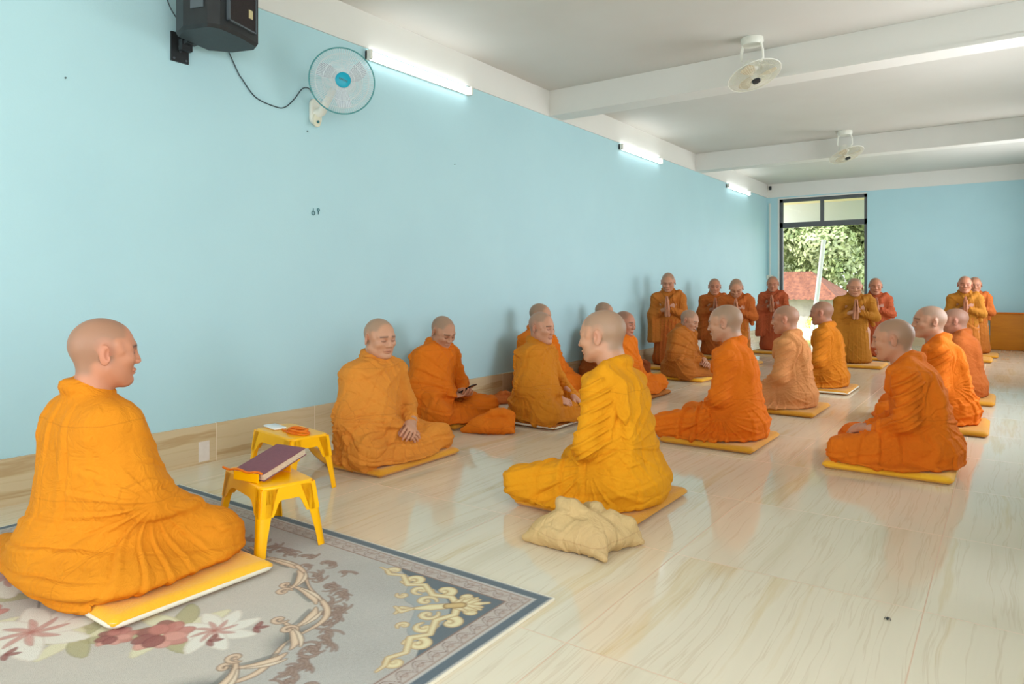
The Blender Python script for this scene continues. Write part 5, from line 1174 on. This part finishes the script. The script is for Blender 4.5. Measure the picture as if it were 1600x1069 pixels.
def foliage(name, centers, n, leaf, m, parent, seed):
    r = np.random.RandomState(seed); V = []; F = []
    for c, R in centers:
        k = int(n * R * R); d = r.normal(size=(k, 3)); d /= np.linalg.norm(d, axis=1)[:, None]; rad = R * r.uniform(0.55, 1.08, k) ** 0.5
        P = np.array(c) + d * rad[:, None] * np.array([1, 1, 0.8]); a = r.normal(size=(k, 3)); a /= np.linalg.norm(a, axis=1)[:, None]; b = np.cross(a, d); b /= np.linalg.norm(b, axis=1)[:, None] + 1e-9
        s = leaf * r.uniform(0.6, 1.3, k)[:, None]; base = sum(len(v) for v in V)
        q = np.stack([P - a * s, P + b * s * 0.45 + d * 0.01, P + a * s, P - b * s * 0.45 + d * 0.01], 1).reshape(-1, 3); V.append(q)
        F.append(base + np.arange(k * 4).reshape(-1, 4))
    return mesh_obj(name, np.concatenate(V), np.concatenate(F), m, parent, smooth=False)
def tree(x, y, H, crown, label, seed, leafm='foliage', n=1900, leaf=0.10):
    root = empty('tree', (x, y, -0.12)); tag(root, label, 'tree', 'trees outside the doorway'); r = random.Random(seed)
    b = MB(); b.tube([(0, 0, 0), (0.1, 0, H * 0.3), (-0.1, 0.1, H * 0.55), (0.1, 0, H * 0.8)], [0.26, 0.2, 0.15, 0.06], 10); autosmooth(b.build('trunk', M['bark'], root), 80)
    for k in range(9):
        z0 = H * (0.25 + 0.055 * k); a = k * 2.4 + r.random(); L = H * r.uniform(0.25, 0.42)
        b = MB(); b.tube([(0.05, 0, z0), (L * 0.5 * math.cos(a), L * 0.5 * math.sin(a), z0 + L * 0.35), (L * math.cos(a), L * math.sin(a), z0 + L * 0.55)], [0.09, 0.055, 0.02], 8); autosmooth(b.build('branch', M['bark'], root), 80)
    cs = [((r.uniform(-1, 1) * crown, r.uniform(-1, 1) * crown * 0.8, H * r.uniform(0.25, 1.05)), r.uniform(0.6, 1.0) * crown * 0.42) for _ in range(30)]
    foliage('leaves', cs, n, leaf, M[leafm], root, seed)
tree(-1.8, 26.5, 6.0, 3.0, 'large leafy tree with pale branches filling the doorway view', 3, 'foliage')
tree(-6.8, 31.5, 6.8, 2.6, 'leafy tree behind the concrete building at the left of the doorway view', 5, 'foliage_dark')
tree(-2.0, 36.5, 8.5, 3.0, 'dense tree right behind the big leafy one in the doorway view', 7, 'foliage_dark')
tree(-6.2, 46.0, 10.5, 4.4, 'taller tree farthest behind the others in the doorway view', 9, 'foliage', 300, 0.16)
hs = empty('tiled_roof_house', (-1.95, 20.5, -0.12)); tag(hs, 'low house with a weathered red tiled roof outside the doorway', 'house')
MB().box(-1.5, 1.5, 0, 2.4, 0, 0.85).build('house_wall', M['concrete'], hs)
V = []; F = []; n = 60
for j in range(13):
    for i in range(n + 1):
        x = -1.9 + 3.8 * i / n; t = j / 12; hipx = (1 - 0.55 * t); V.append((x * hipx, -0.35 + 1.55 * t, 0.78 + 0.80 * t + 0.022 * math.cos(i * PI * 0.9) + 0.012 * (j % 2)))
for j in range(12):
    for i in range(n): q = j * (n + 1) + i; F.append((q, q + 1, q + n + 2, q + n + 1))
N = len(V); V += [(x, 2.4 - y, z) for x, y, z in V]; F += [(a + N, d + N, c_ + N, b_ + N) for a, b_, c_, d in F]
mesh_obj('roof_tiles', V, F, M['roof_tile'], hs, smooth=True)
for sx in (-1, 1): mesh_obj('hip_end', [(sx * 1.9, -0.35, 0.80), (sx * 1.9, 2.75, 0.80), (sx * 0.855, 1.2, 1.61), (sx * 1.86, -0.33, 0.76), (sx * 1.86, 2.73, 0.76), (sx * 0.85, 1.2, 1.56)], [(0, 1, 2), (3, 4, 5), (0, 3, 4, 1), (1, 4, 5, 2), (2, 5, 3, 0)], M['roof_tile'], hs, smooth=False)
w = empty('concrete_building', (-3.95, 21.0, -0.12)); tag(w, 'pale concrete building corner at the left of the doorway view', 'building')
MB().box(-2.2, 0.75, 0, 3, 0, 2.0).build('building_wall', M['concrete'], w); MB().box(-2.3, 0.95, -0.1, 3.1, 2.0, 2.10).build('roof_slab', M['concrete'], w)
MB().box(0.25, 0.62, -0.02, 0.0, 0.9, 1.18).build('vent', M['black_plastic'], w)
pl = MB(); pl.tube([(0.285, 15.4, -0.12), (0.385, 15.42, 0.72), (0.52, 15.45, 1.98)], 0.045, 14); tag(autosmooth(pl.build('slanted_pole', M['white_paint']), 60), 'slanted white pole standing outside the doorway', 'pole')
rl = empty('railing', (0.95, 15.6, -0.12)); tag(rl, 'white railing outside the doorway beside the slanted pole', 'railing')
MB().box(-0.62, 0.75, -0.03, 0.03, 0.66, 0.72).build('top_rail', M['white_paint'], rl); MB().box(-0.62, 0.75, -0.02, 0.02, 0.15, 0.19).build('bottom_rail', M['white_paint'], rl)
for k in range(3): MB().box(-0.62 + 0.66 * k, -0.58 + 0.66 * k, -0.02, 0.02, 0, 0.66).build('post', M['white_paint'], rl)
M['croton'] = noisy('croton', srgb(216, 206, 60), srgb(120, 150, 40), 0.5, 12)
for k, (x, y, s, lab) in enumerate(((0.35, 16.9, 0.42, 'yellow-green shrub outside the doorway behind the railing'), (1.6, 17.6, 0.36, 'green shrub outside the doorway, right of the yellow-green one'))):
    sh = empty('shrub', (x, y, -0.12)); tag(sh, lab, 'shrub'); b = MB(); b.tube([(0, 0, 0), (0.02, 0, 0.4)], 0.02, 8); b.build('stem', M['bark'], sh)
    foliage('leaves', [((0, 0, s), s * 0.85), ((s * 0.6, 0, s * 0.7), s * 0.6), ((-s * 0.6, 0, s * 0.7), s * 0.6)], 900, 0.075, M['croton'] if k == 0 else M['foliage'], sh, 20 + k)
